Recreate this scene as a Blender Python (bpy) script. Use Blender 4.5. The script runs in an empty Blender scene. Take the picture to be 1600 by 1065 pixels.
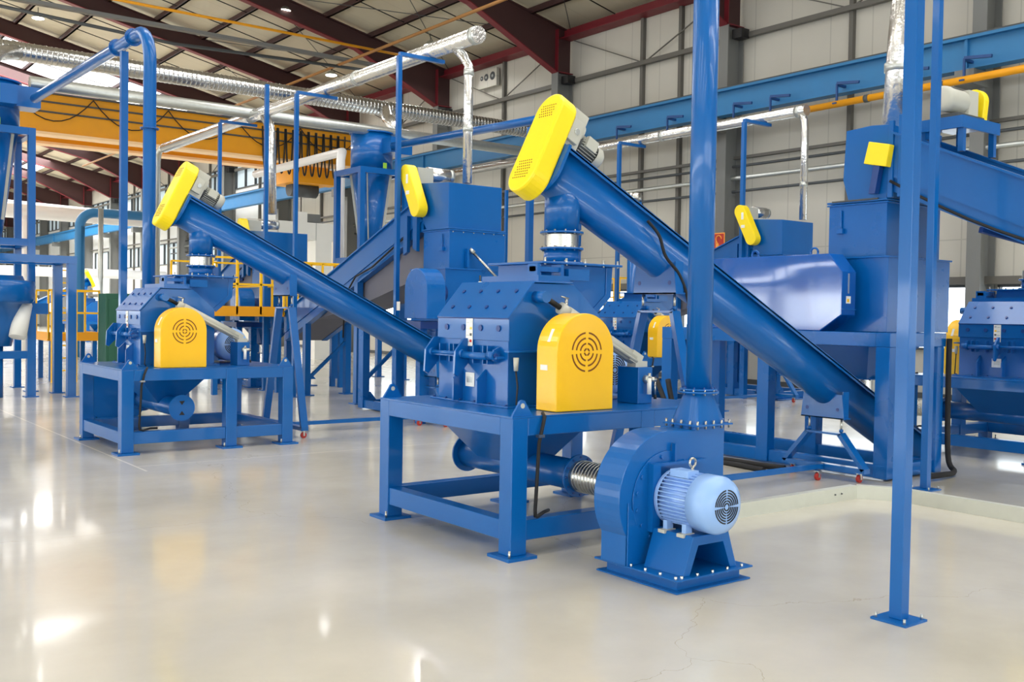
import bpy, math, random
from mathutils import Matrix, Vector
C = bpy.context.scene
random.seed(7)
PI = math.pi
R = math.radians

# ------------------------------------------------------------ camera, light, exposure
def mw(o, rows, loc):
    m = Matrix(((rows[0][0], rows[1][0], rows[2][0], loc[0]), (rows[0][1], rows[1][1], rows[2][1], loc[1]),
                (rows[0][2], rows[1][2], rows[2][2], loc[2]), (0, 0, 0, 1)))
    o.matrix_world = m
cd = bpy.data.cameras.new('camera'); cam = bpy.data.objects.new('camera', cd); C.collection.objects.link(cam)
cd.sensor_width = 36.0; cd.lens = 1575.0 / 1600 * 36; cd.clip_end = 400
YAW, PITCH, ROLL = 0.6532, 0.0272, 0.016
F = Vector((math.sin(YAW) * math.cos(PITCH), math.cos(YAW) * math.cos(PITCH), -math.sin(PITCH)))
Rt = Vector((math.cos(YAW), -math.sin(YAW), 0)); U = Rt.cross(F)
r2 = Rt * math.cos(ROLL) + U * math.sin(ROLL); u2 = -Rt * math.sin(ROLL) + U * math.cos(ROLL)
mw(cam, (r2, u2, -F), (0, 0, 1.7))
C.camera = cam
C.view_settings.view_transform = 'Standard'; C.view_settings.look = 'None'
C.view_settings.exposure = -0.42; C.view_settings.gamma = 1.0; C.view_settings.use_curve_mapping = False
w = bpy.data.worlds.new('sky'); C.world = w; w.use_nodes = True
w.node_tree.nodes['Background'].inputs[0].default_value = (0.85, 0.93, 1.0, 1)
w.node_tree.nodes['Background'].inputs[1].default_value = 1.0

ROOF_Z, ROOF_S, WX = 10.4, 0.21, 20.5
def roofz(x): return ROOF_Z + ROOF_S * (WX - abs(x))
def area(name, loc, sx, sy, power, rot=(0, 0, 0), col=(1, 1, 1)):
    l = bpy.data.lights.new(name, 'AREA'); l.shape = 'RECTANGLE'; l.size = sx; l.size_y = sy; l.energy = power; l.color = col
    o = bpy.data.objects.new(name, l); C.collection.objects.link(o); o.location = loc; o.rotation_euler = rot; return o
TILT = math.atan(ROOF_S)
for yy in (-9, -2.3, 4.4, 11.1, 17.8):      # fill light under rooflight strips added out of view to light the hall
    area('rooflight_light', (10.2, yy, roofz(10.2) - 0.12), 13.5, 1.6, 760, (0, TILT, 0), (1.0, 0.985, 0.96))
    area('rooflight_light', (-10.2, yy, roofz(10.2) - 0.12), 13.5, 1.6, 760, (0, -TILT, 0), (1.0, 0.985, 0.96))  # added fill, the left roof slope has no rooflights
for yy in (28, 34.7, 41.5):  # added fill lights out of view under the closed left roof slope
    area('rooflight_light', (-8, yy, roofz(8) - 0.12), 12, 1.6, 900, (0, -TILT, 0), (1.0, 0.985, 0.96))
area('rooflight_light', (8.5, 49, roofz(8.5) - 0.15), 15.5, 6.2, 5200, (0, TILT, 0), (1, 0.99, 0.97))
area('rooflight_light', (8.5, 72, roofz(8.5) - 0.15), 15.5, 12, 14000, (0, TILT, 0), (1, 0.99, 0.97))
area('window_light', (-20.1, 20, 2.1), 1.5, 70, 2600, (0, -PI / 2, 0), (0.93, 0.97, 1.0))  # added to lighten the left-facing sides
# added fill light at unseen window bands behind and left of the camera
area('window_light', (2, -19.6, 3.4), 30, 3.6, 1900, (PI / 2, 0, 0), (0.95, 0.98, 1.0))

# ------------------------------------------------------------ materials
def lin(c):
    return tuple(((x / 255) / 12.92 if x / 255 <= 0.04045 else ((x / 255 + 0.055) / 1.055) ** 2.4) for x in c)
MATS = {}
def mat(name, rgb, rough=0.5, metal=0.0, coat=0.0, var=0.06, scale=3.0, bump=0.0, bscale=40.0, emis=0.0, spec=0.5, bdist=0.02, bdet=3):
    m = bpy.data.materials.new(name); m.use_nodes = True; nt = m.node_tree; b = nt.nodes['Principled BSDF']
    c = lin(rgb)
    b.inputs['Base Color'].default_value = (*c, 1); b.inputs['Roughness'].default_value = rough
    b.inputs['Metallic'].default_value = metal; b.inputs['Coat Weight'].default_value = coat
    b.inputs['Coat Roughness'].default_value = 0.06
    b.inputs['Specular IOR Level'].default_value = spec
    tc = nt.nodes.new('ShaderNodeTexCoord')
    if var:
        n = nt.nodes.new('ShaderNodeTexNoise'); n.inputs['Scale'].default_value = scale; n.inputs['Detail'].default_value = 5
        nt.links.new(tc.outputs['Object'], n.inputs['Vector'])
        r = nt.nodes.new('ShaderNodeMix'); r.data_type = 'RGBA'
        r.inputs['A'].default_value = (*[x * (1 - var) for x in c], 1); r.inputs['B'].default_value = (*[min(1, x * (1 + var) + var * 0.01) for x in c], 1)
        nt.links.new(n.outputs['Fac'], r.inputs['Factor']); nt.links.new(r.outputs['Result'], b.inputs['Base Color'])
        mr = nt.nodes.new('ShaderNodeMapRange'); mr.inputs['To Min'].default_value = max(0.02, rough * 0.8); mr.inputs['To Max'].default_value = min(1, rough * 1.25)
        nt.links.new(n.outputs['Fac'], mr.inputs['Value']); nt.links.new(mr.outputs['Result'], b.inputs['Roughness'])
    if bump:
        n2 = nt.nodes.new('ShaderNodeTexNoise'); n2.inputs['Scale'].default_value = bscale; n2.inputs['Detail'].default_value = bdet
        nt.links.new(tc.outputs['Object'], n2.inputs['Vector'])
        bp = nt.nodes.new('ShaderNodeBump'); bp.inputs['Strength'].default_value = bump; bp.inputs['Distance'].default_value = bdist
        nt.links.new(n2.outputs['Fac'], bp.inputs['Height']); nt.links.new(bp.outputs['Normal'], b.inputs['Normal'])
    if emis:
        b.inputs['Emission Color'].default_value = (*c, 1); b.inputs['Emission Strength'].default_value = emis
    MATS[name] = m; return m
mat('blue', (0, 92, 166), 0.3, coat=0.25, var=0.05, spec=0.32)
mat('blue_sheet', (0, 94, 172), 0.28, coat=0.1, spec=0.3, var=0.04, bump=0.12, bscale=1.6)
mat('blue_cover', (0, 88, 176), 0.1, coat=0.9, var=0.0, bump=1.0, bscale=0.9, bdist=0.3, bdet=0)
mat('crane_flange', (252, 212, 160), 0.5, var=0.04)
mat('rust_brown', (150, 104, 52), 0.6, var=0.08)
mat('daylight_pane', (240, 246, 252), 0.3, var=0.0, emis=11.0)  # glow of the unseen left window band, set for reflections
mat('blue_dark', (8, 58, 128), 0.4, var=0.05)
mat('motor_blue', (146, 184, 236), 0.35, coat=0.2, var=0.04)
mat('yellow', (255, 196, 0), 0.35, coat=0.2, var=0.03)
mat('yellow_bright', (255, 224, 8), 0.38, coat=0.1, var=0.03)
mat('crane_yellow', (232, 158, 0), 0.5, var=0.06)
mat('steel', (190, 188, 180), 0.28, 1.0, var=0.05, scale=20)
mat('galv', (196, 200, 196), 0.38, 0.85, var=0.12, scale=14)
mat('galv_pale', (206, 208, 196), 0.5, 0.35, var=0.08, scale=9)
mat('foil', (222, 222, 220), 0.24, 0.95, var=0.05, bump=0.55, bscale=11)
mat('foil_corrugated', (205, 206, 205), 0.22, 1.0, var=0.06, bump=0.2, bscale=20)
mat('grey_paint', (188, 188, 176), 0.42, var=0.06)
mat('dark_grey', (70, 74, 76), 0.5, var=0.06)
mat('belt_grey', (104, 104, 116), 0.6, var=0.06)
mat('black', (18, 18, 20), 0.5, var=0.05)
mat('rubber', (24, 24, 26), 0.7, var=0.05)
mat('white', (236, 236, 230), 0.5, var=0.03)
mat('white_pipe', (238, 238, 238), 0.3, var=0.03)
mat('slot_brown', (120, 62, 6), 0.7, var=0.0)
mat('maroon', (112, 22, 34), 0.5, var=0.1)
mat('maroon_dark', (62, 34, 34), 0.55, var=0.1)
mat('column_grey', (112, 114, 112), 0.5, var=0.06)
mat('girt_grey', (96, 94, 88), 0.5, var=0.06)
mat('beam_blue', (36, 112, 164), 0.45, var=0.07)
mat('bracket_blue', (24, 66, 122), 0.5, var=0.05)
mat('red', (206, 40, 24), 0.4, var=0.03)
mat('sign_red', (186, 40, 18), 0.4, var=0.03)
mat('sign_orange', (255, 168, 60), 0.4, var=0.0)
mat('caster_red', (176, 44, 36), 0.5, var=0.05)
mat('green_dark', (28, 84, 62), 0.5, var=0.05)
mat('label_green', (150, 205, 60), 0.5, var=0.0)
mat('roof_panel', (194, 186, 164), 0.6, var=0.05, scale=0.6)
mat('glass_pane', (232, 242, 248), 0.2, var=0.0, emis=4.0)
mat('glass_dim', (190, 206, 214), 0.15, var=0.0, emis=0.55)
mat('rooflight', (248, 248, 250), 0.5, var=0.0, emis=4.5)
mat('rooflight_pink', (238, 214, 222), 0.5, var=0.0, emis=0.9)
mat('lamp_glow', (255, 250, 240), 0.5, var=0.0, emis=14)
mat('brick_white', (226, 228, 226), 0.6, var=0.06, scale=1.2)

def stripes(m, axis, period, width, dark=0.72, axis2=None, period2=1.0):
    nt = m.node_tree; b = nt.nodes['Principled BSDF']
    src = b.inputs['Base Color'].links[0].from_socket
    tc = nt.nodes.new('ShaderNodeTexCoord'); sp = nt.nodes.new('ShaderNodeSeparateXYZ'); nt.links.new(tc.outputs['Object'], sp.inputs[0])
    def line(ax, per):
        a = nt.nodes.new('ShaderNodeMath'); a.operation = 'DIVIDE'; a.inputs[1].default_value = per; nt.links.new(sp.outputs[ax], a.inputs[0])
        f = nt.nodes.new('ShaderNodeMath'); f.operation = 'FRACT'; nt.links.new(a.outputs[0], f.inputs[0])
        l = nt.nodes.new('ShaderNodeMath'); l.operation = 'LESS_THAN'; l.inputs[1].default_value = width / per; nt.links.new(f.outputs[0], l.inputs[0]); return l
    l = line(axis, period)
    if axis2 is not None:
        l2 = line(axis2, period2); mx = nt.nodes.new('ShaderNodeMath'); mx.operation = 'MAXIMUM'
        nt.links.new(l.outputs[0], mx.inputs[0]); nt.links.new(l2.outputs[0], mx.inputs[1]); l = mx
    mm = nt.nodes.new('ShaderNodeMix'); mm.data_type = 'RGBA'; mm.blend_type = 'MULTIPLY'; mm.inputs['B'].default_value = (dark, dark, dark, 1)
    nt.links.new(l.outputs[0], mm.inputs['Factor']); nt.links.new(src, mm.inputs['A']); nt.links.new(mm.outputs['Result'], b.inputs['Base Color'])
mat('wall_panel', (190, 187, 176), 0.6, var=0.08, scale=0.8)
stripes(MATS['wall_panel'], 1, 1.12, 0.03, 0.8, 2, 3.4)
stripes(MATS['roof_panel'], 1, 1.0, 0.03, 0.86)

def floor_material():
    m = bpy.data.materials.new('epoxy_floor'); m.use_nodes = True; nt = m.node_tree; b = nt.nodes['Principled BSDF']; N = nt.nodes.new; L = nt.links.new
    tc = N('ShaderNodeTexCoord')
    n = N('ShaderNodeTexNoise'); n.inputs['Scale'].default_value = 0.55; n.inputs['Detail'].default_value = 7; n.inputs['Roughness'].default_value = 0.6; L(tc.outputs['Object'], n.inputs['Vector'])
    cr = N('ShaderNodeValToRGB'); cr.color_ramp.elements[0].position = 0.3; cr.color_ramp.elements[1].position = 0.7
    cr.color_ramp.elements[0].color = (*lin((188, 183, 168)), 1); cr.color_ramp.elements[1].color = (*lin((207, 202, 188)), 1)
    L(n.outputs['Fac'], cr.inputs['Fac'])
    sp = N('ShaderNodeSeparateXYZ'); L(tc.outputs['Object'], sp.inputs[0])
    def near(ax, v, half):
        s = N('ShaderNodeMath'); s.operation = 'SUBTRACT'; s.inputs[1].default_value = v; L(sp.outputs[ax], s.inputs[0])
        a = N('ShaderNodeMath'); a.operation = 'ABSOLUTE'; L(s.outputs[0], a.inputs[0])
        l = N('ShaderNodeMath'); l.operation = 'LESS_THAN'; l.inputs[1].default_value = half; L(a.outputs[0], l.inputs[0]); return l
    last = None
    for ax, v, hf, oax, lim in ((0, 3.35, 0.012, 1, 10.6), (1, 10.95, 0.009, 0, 3.35), (1, 17.5, 0.012, 0, -30), (1, 13.1, 0.009, 0, 5.0), (1, 24.0, 0.012, 0, -30)):
        l0 = near(ax, v, hf); gt = N('ShaderNodeMath'); gt.operation = 'GREATER_THAN'; gt.inputs[1].default_value = lim; L(sp.outputs[oax], gt.inputs[0])
        l = N('ShaderNodeMath'); l.operation = 'MULTIPLY'; L(l0.outputs[0], l.inputs[0]); L(gt.outputs[0], l.inputs[1])
        if last is None: last = l
        else:
            mx = N('ShaderNodeMath'); mx.operation = 'MAXIMUM'; L(last.outputs[0], mx.inputs[0]); L(l.outputs[0], mx.inputs[1]); last = mx
    mm = N('ShaderNodeMix'); mm.data_type = 'RGBA'; mm.inputs['B'].default_value = (*lin((232, 222, 198)), 1)
    L(last.outputs[0], mm.inputs['Factor']); L(cr.outputs['Color'], mm.inputs['A'])
    # fine hairline cracks
    v = N('ShaderNodeTexVoronoi'); v.feature = 'DISTANCE_TO_EDGE'; v.inputs['Scale'].default_value = 0.22
    ns = N('ShaderNodeTexNoise'); ns.inputs['Scale'].default_value = 1.8; ns.inputs['Detail'].default_value = 6; L(tc.outputs['Object'], ns.inputs['Vector'])
    ad = N('ShaderNodeMix'); ad.data_type = 'RGBA'; ad.blend_type = 'LINEAR_LIGHT'; ad.inputs['Factor'].default_value = 0.35
    L(tc.outputs['Object'], ad.inputs['A']); L(ns.outputs['Color'], ad.inputs['B']); L(ad.outputs['Result'], v.inputs['Vector'])
    lt = N('ShaderNodeMath'); lt.operation = 'LESS_THAN'; lt.inputs[1].default_value = 0.0005; L(v.outputs['Distance'], lt.inputs[0])
    m2 = N('ShaderNodeMix'); m2.data_type = 'RGBA'; m2.blend_type = 'MULTIPLY'; m2.inputs['B'].default_value = (0.8, 0.77, 0.7, 1)
    L(lt.outputs[0], m2.inputs['Factor']); L(mm.outputs['Result'], m2.inputs['A']); L(m2.outputs['Result'], b.inputs['Base Color'])
    mr = N('ShaderNodeMapRange'); mr.inputs['To Min'].default_value = 0.16; mr.inputs['To Max'].default_value = 0.3; L(n.outputs['Fac'], mr.inputs['Value']); L(mr.outputs['Result'], b.inputs['Roughness'])
    bn = N('ShaderNodeTexNoise'); bn.inputs['Scale'].default_value = 2.2; bn.inputs['Detail'].default_value = 2; L(tc.outputs['Object'], bn.inputs['Vector'])
    bp = N('ShaderNodeBump'); bp.inputs['Strength'].default_value = 0.05; bp.inputs['Distance'].default_value = 0.02; L(bn.outputs['Fac'], bp.inputs['Height']); L(bp.outputs['Normal'], b.inputs['Normal'])
    b.inputs['Coat Weight'].default_value = 0.35; b.inputs['Coat Roughness'].default_value = 0.07
    MATS['epoxy_floor'] = m
floor_material()

# ------------------------------------------------------------ mesh builder
class MB:
    def __init__(s, T=None):
        s.V = []; s.F = []; s.M = []; s.S = []; s.mats = []; s.T = T
    def mi(s, m):
        if m not in s.mats: s.mats.append(m)
        return s.mats.index(m)
    def add(s, vs, fs, m, smooth=False):
        o = len(s.V); k = s.mi(m); flip = s.T is not None and s.T.determinant() < 0
        for v in vs:
            v = Vector(v)
            if s.T is not None: v = s.T @ v
            s.V.append(tuple(v))
        for i, f in enumerate(fs):
            f = [o + j for j in f]
            if flip: f.reverse()
            s.F.append(f); s.M.append(k); s.S.append(smooth if isinstance(smooth, bool) else smooth[i])
        return s
    def box(s, a, b, m):
        x0, y0, z0 = [min(p, q) for p, q in zip(a, b)]; x1, y1, z1 = [max(p, q) for p, q in zip(a, b)]
        vs = [(x0, y0, z0), (x1, y0, z0), (x1, y1, z0), (x0, y1, z0), (x0, y0, z1), (x1, y0, z1), (x1, y1, z1), (x0, y1, z1)]
        return s.add(vs, [(0, 3, 2, 1), (4, 5, 6, 7), (0, 1, 5, 4), (1, 2, 6, 5), (2, 3, 7, 6), (3, 0, 4, 7)], m)
    def beam(s, p0, p1, w, h, m, up=(0, 0, 1)):
        p0 = Vector(p0); p1 = Vector(p1); d = (p1 - p0).normalized(); up = Vector(up)
        if abs(d.dot(up)) > 0.98: up = Vector((0, 1, 0)) if abs(d.y) < 0.9 else Vector((1, 0, 0))
        a = d.cross(up).normalized(); b = a.cross(d).normalized()
        vs = []
        for p in (p0, p1):
            for sa, sb in ((-1, -1), (1, -1), (1, 1), (-1, 1)): vs.append(p + a * (sa * w / 2) + b * (sb * h / 2))
        return s.add(vs, [(0, 1, 2, 3), (7, 6, 5, 4), (0, 4, 5, 1), (1, 5, 6, 2), (2, 6, 7, 3), (3, 7, 4, 0)], m)
    def ibeam(s, p0, p1, w, h, m, up=(0, 0, 1), tf=0.02, tw=0.012):
        p0 = Vector(p0); p1 = Vector(p1); d = (p1 - p0).normalized(); up = Vector(up); a = d.cross(up).normalized(); b = a.cross(d).normalized()
        s.beam(p0 + b * (h / 2 - tf / 2), p1 + b * (h / 2 - tf / 2), w, tf, m, b); s.beam(p0 - b * (h / 2 - tf / 2), p1 - b * (h / 2 - tf / 2), w, tf, m, b)
        return s.beam(p0, p1, tw, h - 2 * tf, m, b)
    def cyl(s, p0, p1, r, m, n=24, r1=None, caps=True):
        p0 = Vector(p0); p1 = Vector(p1); d = (p1 - p0).normalized(); r1 = r if r1 is None else r1
        a = d.orthogonal().normalized(); b = d.cross(a)
        vs = []
        for p, rr in ((p0, r), (p1, r1)):
            for i in range(n):
                t = 2 * PI * i / n; vs.append(p + (a * math.cos(t) + b * math.sin(t)) * rr)
        fs = [(i, (i + 1) % n, n + (i + 1) % n, n + i) for i in range(n)]; sm = [True] * n
        if caps: fs += [tuple(range(n - 1, -1, -1)), tuple(range(n, 2 * n))]; sm += [False, False]
        return s.add(vs, fs, m, sm)
    def lathe(s, p0, axis, prof, m, n=32, flat=False):
        p0 = Vector(p0); d = Vector(axis).normalized(); a = d.orthogonal().normalized(); b = d.cross(a); k = len(prof); vs = []
        for (t, r) in prof:
            for i in range(n):
                q = 2 * PI * i / n; vs.append(p0 + d * t + (a * math.cos(q) + b * math.sin(q)) * max(r, 1e-4))
        fs = []
        for j in range(k - 1):
            for i in range(n): fs.append((j * n + i, j * n + (i + 1) % n, (j + 1) * n + (i + 1) % n, (j + 1) * n + i))
        return s.add(vs, fs, m, not flat)
    def tube(s, path, r, m, n=16, caps=True):
        path = [Vector(p) for p in path]; k = len(path); vs = []; a = None
        for j, p in enumerate(path):
            d = (path[min(j + 1, k - 1)] - path[max(j - 1, 0)]).normalized()
            if a is None: a = d.orthogonal().normalized()
            a = (a - d * a.dot(d)).normalized(); b = d.cross(a)
            rr = r[j] if isinstance(r, (list, tuple)) else r
            for i in range(n):
                t = 2 * PI * i / n; vs.append(p + (a * math.cos(t) + b * math.sin(t)) * rr)
        fs = [(j * n + i, j * n + (i + 1) % n, (j + 1) * n + (i + 1) % n, (j + 1) * n + i) for j in range(k - 1) for i in range(n)]; sm = [True] * len(fs)
        if caps: fs += [tuple(range(n - 1, -1, -1)), tuple(range((k - 1) * n, k * n))]; sm += [False, False]
        return s.add(vs, fs, m, sm)
    def prism(s, pts, axis, a0, a1, m, smooth=False):
        n = len(pts)
        area2 = sum(pts[i][0] * pts[(i + 1) % n][1] - pts[(i + 1) % n][0] * pts[i][1] for i in range(n))
        if area2 < 0: pts = pts[::-1]
        def P(p, t): return {'x': (t, p[0], p[1]), 'y': (p[0], t, p[1]), 'z': (p[0], p[1], t)}[axis]
        lo, hi = min(a0, a1), max(a0, a1)
        if axis == 'y': lo, hi = hi, lo
        vs = [P(p, lo) for p in pts] + [P(p, hi) for p in pts]
        fs = [tuple(range(n - 1, -1, -1)), tuple(range(n, 2 * n))] + [(i, (i + 1) % n, n + (i + 1) % n, n + i) for i in range(n)]
        return s.add(vs, fs, m, [False, False] + [smooth] * n)
    def bolt(s, p, d, r=0.012, h=0.01, m='steel'):
        p = Vector(p); return s.cyl(p, p + Vector(d).normalized() * h, r, m, 6)
    def build(s, name, parent=None, bevel=0.0, label=None):
        me = bpy.data.meshes.new(name); me.from_pydata(s.V, [], s.F)
        for m in s.mats: me.materials.append(MATS[m])
        me.polygons.foreach_set('material_index', s.M); me.polygons.foreach_set('use_smooth', s.S); me.update()
        o = bpy.data.objects.new(name, me); C.collection.objects.link(o)
        if parent is not None: o.parent = parent
        if bevel:
            bv = o.modifiers.new('bevel', 'BEVEL'); bv.width = bevel; bv.segments = 2; bv.limit_method = 'ANGLE'; bv.angle_limit = R(50); bv.harden_normals = False
        if label: o['label'] = label
        return o
def thing(name, label, cat, loc, group=None, rotz=0):
    o = bpy.data.objects.new(name, None); C.collection.objects.link(o); o.location = loc; o.rotation_euler = (0, 0, rotz); o.empty_display_size = 0.2
    o['label'] = label; o['category'] = cat
    if group: o['group'] = group
    return o
def tag(o, label, cat, group=None, kind=None):
    o['label'] = label; o['category'] = cat
    if group: o['group'] = group
    if kind: o['kind'] = kind
    return o
def struct(mb, name, parent=None, bevel=0):
    o = mb.build(name, parent, bevel)
    if parent is None: o['kind'] = 'structure'
    return o
def arc(c, r, a0, a1, n, f):
    return [f(c[0] + r * math.cos(R(a0 + (a1 - a0) * i / n)), c[1] + r * math.sin(R(a0 + (a1 - a0) * i / n))) for i in range(n + 1)]

# ------------------------------------------------------------ building shell
mb = MB(); mb.box((-20.5, -20, -0.2), (20.7, 125, 0), 'epoxy_floor'); struct(mb, 'floor')
COLS = [-16.2, -9.5, -2.8, 3.9, 10.6, 17.3, 24.0, 30.7, 37.4, 44.1, 50.8, 57.5, 64.2, 70.9, 77.6, 84.3, 91.0, 97.7, 104.4, 111.1, 117.8]
# right wall: plinth, window band, panel, upper window band beyond the sixth column
mb = MB()
mb.box((20.5, -20, 0), (20.7, 125, 1.05), 'wall_panel')
mb.box((20.5, -20, 2.45), (20.7, 44.1, 7.9), 'wall_panel'); mb.box((20.5, 44.1, 2.45), (20.7, 125, 4.3), 'brick_white'); mb.box((20.5, 44.1, 5.6), (20.7, 125, 7.9), 'brick_white')
for a, b in zip(COLS[:-1], COLS[1:]):
    if a > 43: mb.box((20.5, a, 4.3), (20.7, a + 0.9, 5.6), 'brick_white').box((20.5, b - 0.9, 4.3), (20.7, b, 5.6), 'brick_white')
mb.box((20.5, -20, 7.9), (20.7, 37.4, 10.6), 'wall_panel'); mb.box((20.5, 117.8, 4.3), (20.7, 125, 5.6), 'brick_white')
mb.box((20.5, 37.4, 9.15), (20.7, 125, 10.6), 'wall_panel')
for y in COLS: mb.box((20.5, y - 0.25, 1.05), (20.7, y + 0.25, 2.45), 'wall_panel')
for y in COLS:
    if y > 36: mb.box((20.5, y - 0.25, 7.9), (20.7, y + 0.25, 9.15), 'wall_panel')
mb.box((20.46, -20, 0), (20.5, 125, 0.12), 'dark_grey')
struct(mb, 'wall_right')
wn = 0
def window(y0, y1, z0, z1, pane, nb):
    global wn; wn += 1
    f = MB(); t = 0.05
    f.box((20.42, y0, z0), (20.6, y1, z0 + t), 'dark_grey').box((20.42, y0, z1 - t), (20.6, y1, z1), 'dark_grey')
    for i in range(nb + 1):
        y = y0 + (y1 - y0) * i / nb; f.box((20.42, y - t / 2, z0), (20.6, y + t / 2, z1), 'dark_grey')
    o = struct(f, 'window_%d' % wn)
    g = MB(); g.box((20.54, y0, z0), (20.56, y1, z1), pane); g.build('pane', o)
for a, b in zip(COLS[:-1], COLS[1:]):
    window(a + 0.25, b - 0.25, 1.05, 2.45, 'glass_pane', 4)
    if a > 36: window(a + 0.25, b - 0.25, 7.9, 9.15, 'glass_dim', 5)
    if a > 43: window(a + 0.9, b - 0.9, 4.3, 5.6, 'glass_dim', 3)
mb = MB(); mb.box((-20.7, -20, 0), (-20.5, 125, 1.2), 'wall_panel').box((-20.7, -20, 2.9), (-20.5, 125, 10.6), 'wall_panel')
for y in COLS: mb.box((-20.7, y - 0.3, 1.2), (-20.5, y + 0.3, 2.9), 'wall_panel')
struct(mb, 'wall_left')
mb = MB(); mb.box((-20.62, -20, 1.2), (-20.58, 125, 2.9), 'daylight_pane'); struct(mb, 'window_%d' % (wn + 1))  # unseen band, height and glow shaped for the drive cover's reflection
mb = MB(); pts = [(-20.7, 0), (20.7, 0), (20.7, 10.4), (0, 14.75), (-20.7, 10.4)]
mb.prism([(-20.7, 5.2), (20.7, 5.2), (20.7, 10.45), (0, 14.8), (-20.7, 10.45)], 'y', -20.2, -20, 'wall_panel').box((-20.7, -20.2, 0), (20.7, -20, 1.5), 'wall_panel'); struct(mb, 'wall_back')
mb = MB(); mb.box((-20.7, -20.12, 1.5), (20.7, -20.08, 5.2), 'glass_pane'); struct(mb, 'window_%d' % (wn + 2))  # unseen glowing band added as fill from the camera side
mb = MB(); mb.prism([(-20.7, 0), (20.7, 0), (20.7, 10.45), (0, 14.8), (-20.7, 10.45)], 'y', 125, 125.2, 'brick_white'); struct(mb, 'wall_far')

# roof: sheets, far rooflights, and strips added out of view for light
def roofsheet(mb, x0, x1, y0, y1, m, dz=0.0, th=0.08):
    z0, z1 = roofz(x0) + 0.16 + dz, roofz(x1) + 0.16 + dz
    vs = [(x0, y0, z0), (x1, y0, z1), (x1, y1, z1), (x0, y1, z0)]; vs += [(a, b, c + th) for a, b, c in vs]
    mb.add(vs, [(0, 3, 2, 1), (4, 5, 6, 7), (0, 1, 5, 4), (1, 2, 6, 5), (2, 3, 7, 6), (3, 0, 4, 7)], m)
mb = MB(); lights = MB(); pink = MB()
holes = [(3.4, 17.0, y - 0.8, y + 0.8, 0) for y in (-9, -2.3, 4.4, 11.1, 17.8)] + [(0.0, 17.4, 44.6, 52.0, 0), (0, 16.8, 60, 66, 0), (0, 16.8, 74, 80, 0), (0, 16.8, 90, 96, 0)]  # the near strips are added out of view as light sources
ys = [-20]
for h in holes: ys += [h[2], h[3]]
ys += [125]
for i in range(len(ys) - 1):
    a, b = ys[i], ys[i + 1]
    hole = [h for h in holes if h[2] == a and h[3] == b]
    if hole:
        h = hole[0]; roofsheet(lights, h[0], h[1], a, b, 'rooflight' if h[4] == 0 else 'rooflight_pink')
        roofsheet(mb, h[1], 20.7, a, b, 'roof_panel')
        if h[0] > 0: roofsheet(mb, 0, h[0], a, b, 'roof_panel')
    else: roofsheet(mb, 0, 20.7, a, b, 'roof_panel')
roofsheet(mb, -20.7, 0, -20, 125, 'roof_panel')
o = struct(mb, 'ceiling')
lo = lights.build('rooflight_panel', o)
pk = MB()
for y0, y1 in ((52.2, 59.8), (66.2, 73.8)):
    roofsheet(pk, 1.0, 12.5, y0, y1, 'rooflight_pink', dz=-0.03, th=0.02)
pk.build('tinted_panel', o)

# portal frames
def rafter_mb(y, sgn):
    m = MB()
    def sx(x): return sgn * x
    # column
    m.ibeam((sx(20.15), y, 0), (sx(20.15), y, 9.1), 0.3, 0.6, 'column_grey', (1, 0, 0), 0.03, 0.02)
    # haunch plate and flanges
    zt = lambda x: roofz(x) - 0.02
    pts = [(20.45, 9.1), (19.85, 9.1), (16.6, zt(16.6) - 0.62), (0, zt(0) - 0.55), (0, zt(0)), (20.45, zt(20.45))]
    m.prism([(sx(a), b) for a, b in pts], 'y', y - 0.012, y + 0.012, 'maroon_dark')
    m.beam((sx(19.85), y, 9.1), (sx(16.6), y, zt(16.6) - 0.62), 0.26, 0.03, 'maroon')
    m.beam((sx(16.6), y, zt(16.6) - 0.62), (0, y, zt(0) - 0.55), 0.26, 0.03, 'maroon')
    m.beam((sx(20.45), y, zt(20.45)), (0, y, zt(0)), 0.26, 0.03, 'maroon_dark')
    m.box((sx(19.84), y - 0.15, 9.1), (sx(20.46), y + 0.15, 9.13), 'maroon')
    m.box((sx(19.84), y - 0.15, 9.1), (sx(19.87), y + 0.15, 10.4), 'maroon')
    return m
k = 0
for y in COLS:
    k += 1; struct(rafter_mb(y, 1), 'trim_%d' % k)
    if y < 60: k += 1; struct(rafter_mb(y, -1), 'trim_%d' % k)
# purlins, eave beam, sag rods
for i, x in enumerate((18.9, 17.2, 15.5, 13.8, 12.1, 10.4, 8.7, 7.0, 5.3, 3.6, 1.9, 0.2)):
    k += 1; m = MB(); z = roofz(x) + 0.06; m.box((x - 0.04, -20, z - 0.1), (x + 0.04, 125, z + 0.09), 'maroon_dark'); m.box((x - 0.1, -20, z - 0.1), (x + 0.04, 125, z - 0.085), 'maroon_dark'); struct(m, 'trim_%d' % k)
k += 1; m = MB(); m.box((20.2, -20, 10.15), (20.48, 125, 10.45), 'maroon').box((20.0, -20, 10.15), (20.2, 125, 10.18), 'maroon'); struct(m, 'trim_%d' % k)
k += 1; m = MB()
for a, b in zip(COLS[5:11], COLS[6:12]):
    for t in (0.36, 0.66):
        y = a + (b - a) * t
        m.cyl((20.3, y, roofz(20.3) - 0.02), (2, y, roofz(2) - 0.02), 0.018, 'black', 6)
    m.cyl((20.2, a + 0.3, roofz(20) - 0.1), (13.8, b - 0.3, roofz(13.8) - 0.1), 0.012, 'dark_grey', 6)
    m.cyl((13.8, a + 0.3, roofz(13.8) - 0.1), (20.2, b - 0.3, roofz(20) - 0.1), 0.012, 'dark_grey', 6)
struct(m, 'trim_%d' % k)
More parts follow.
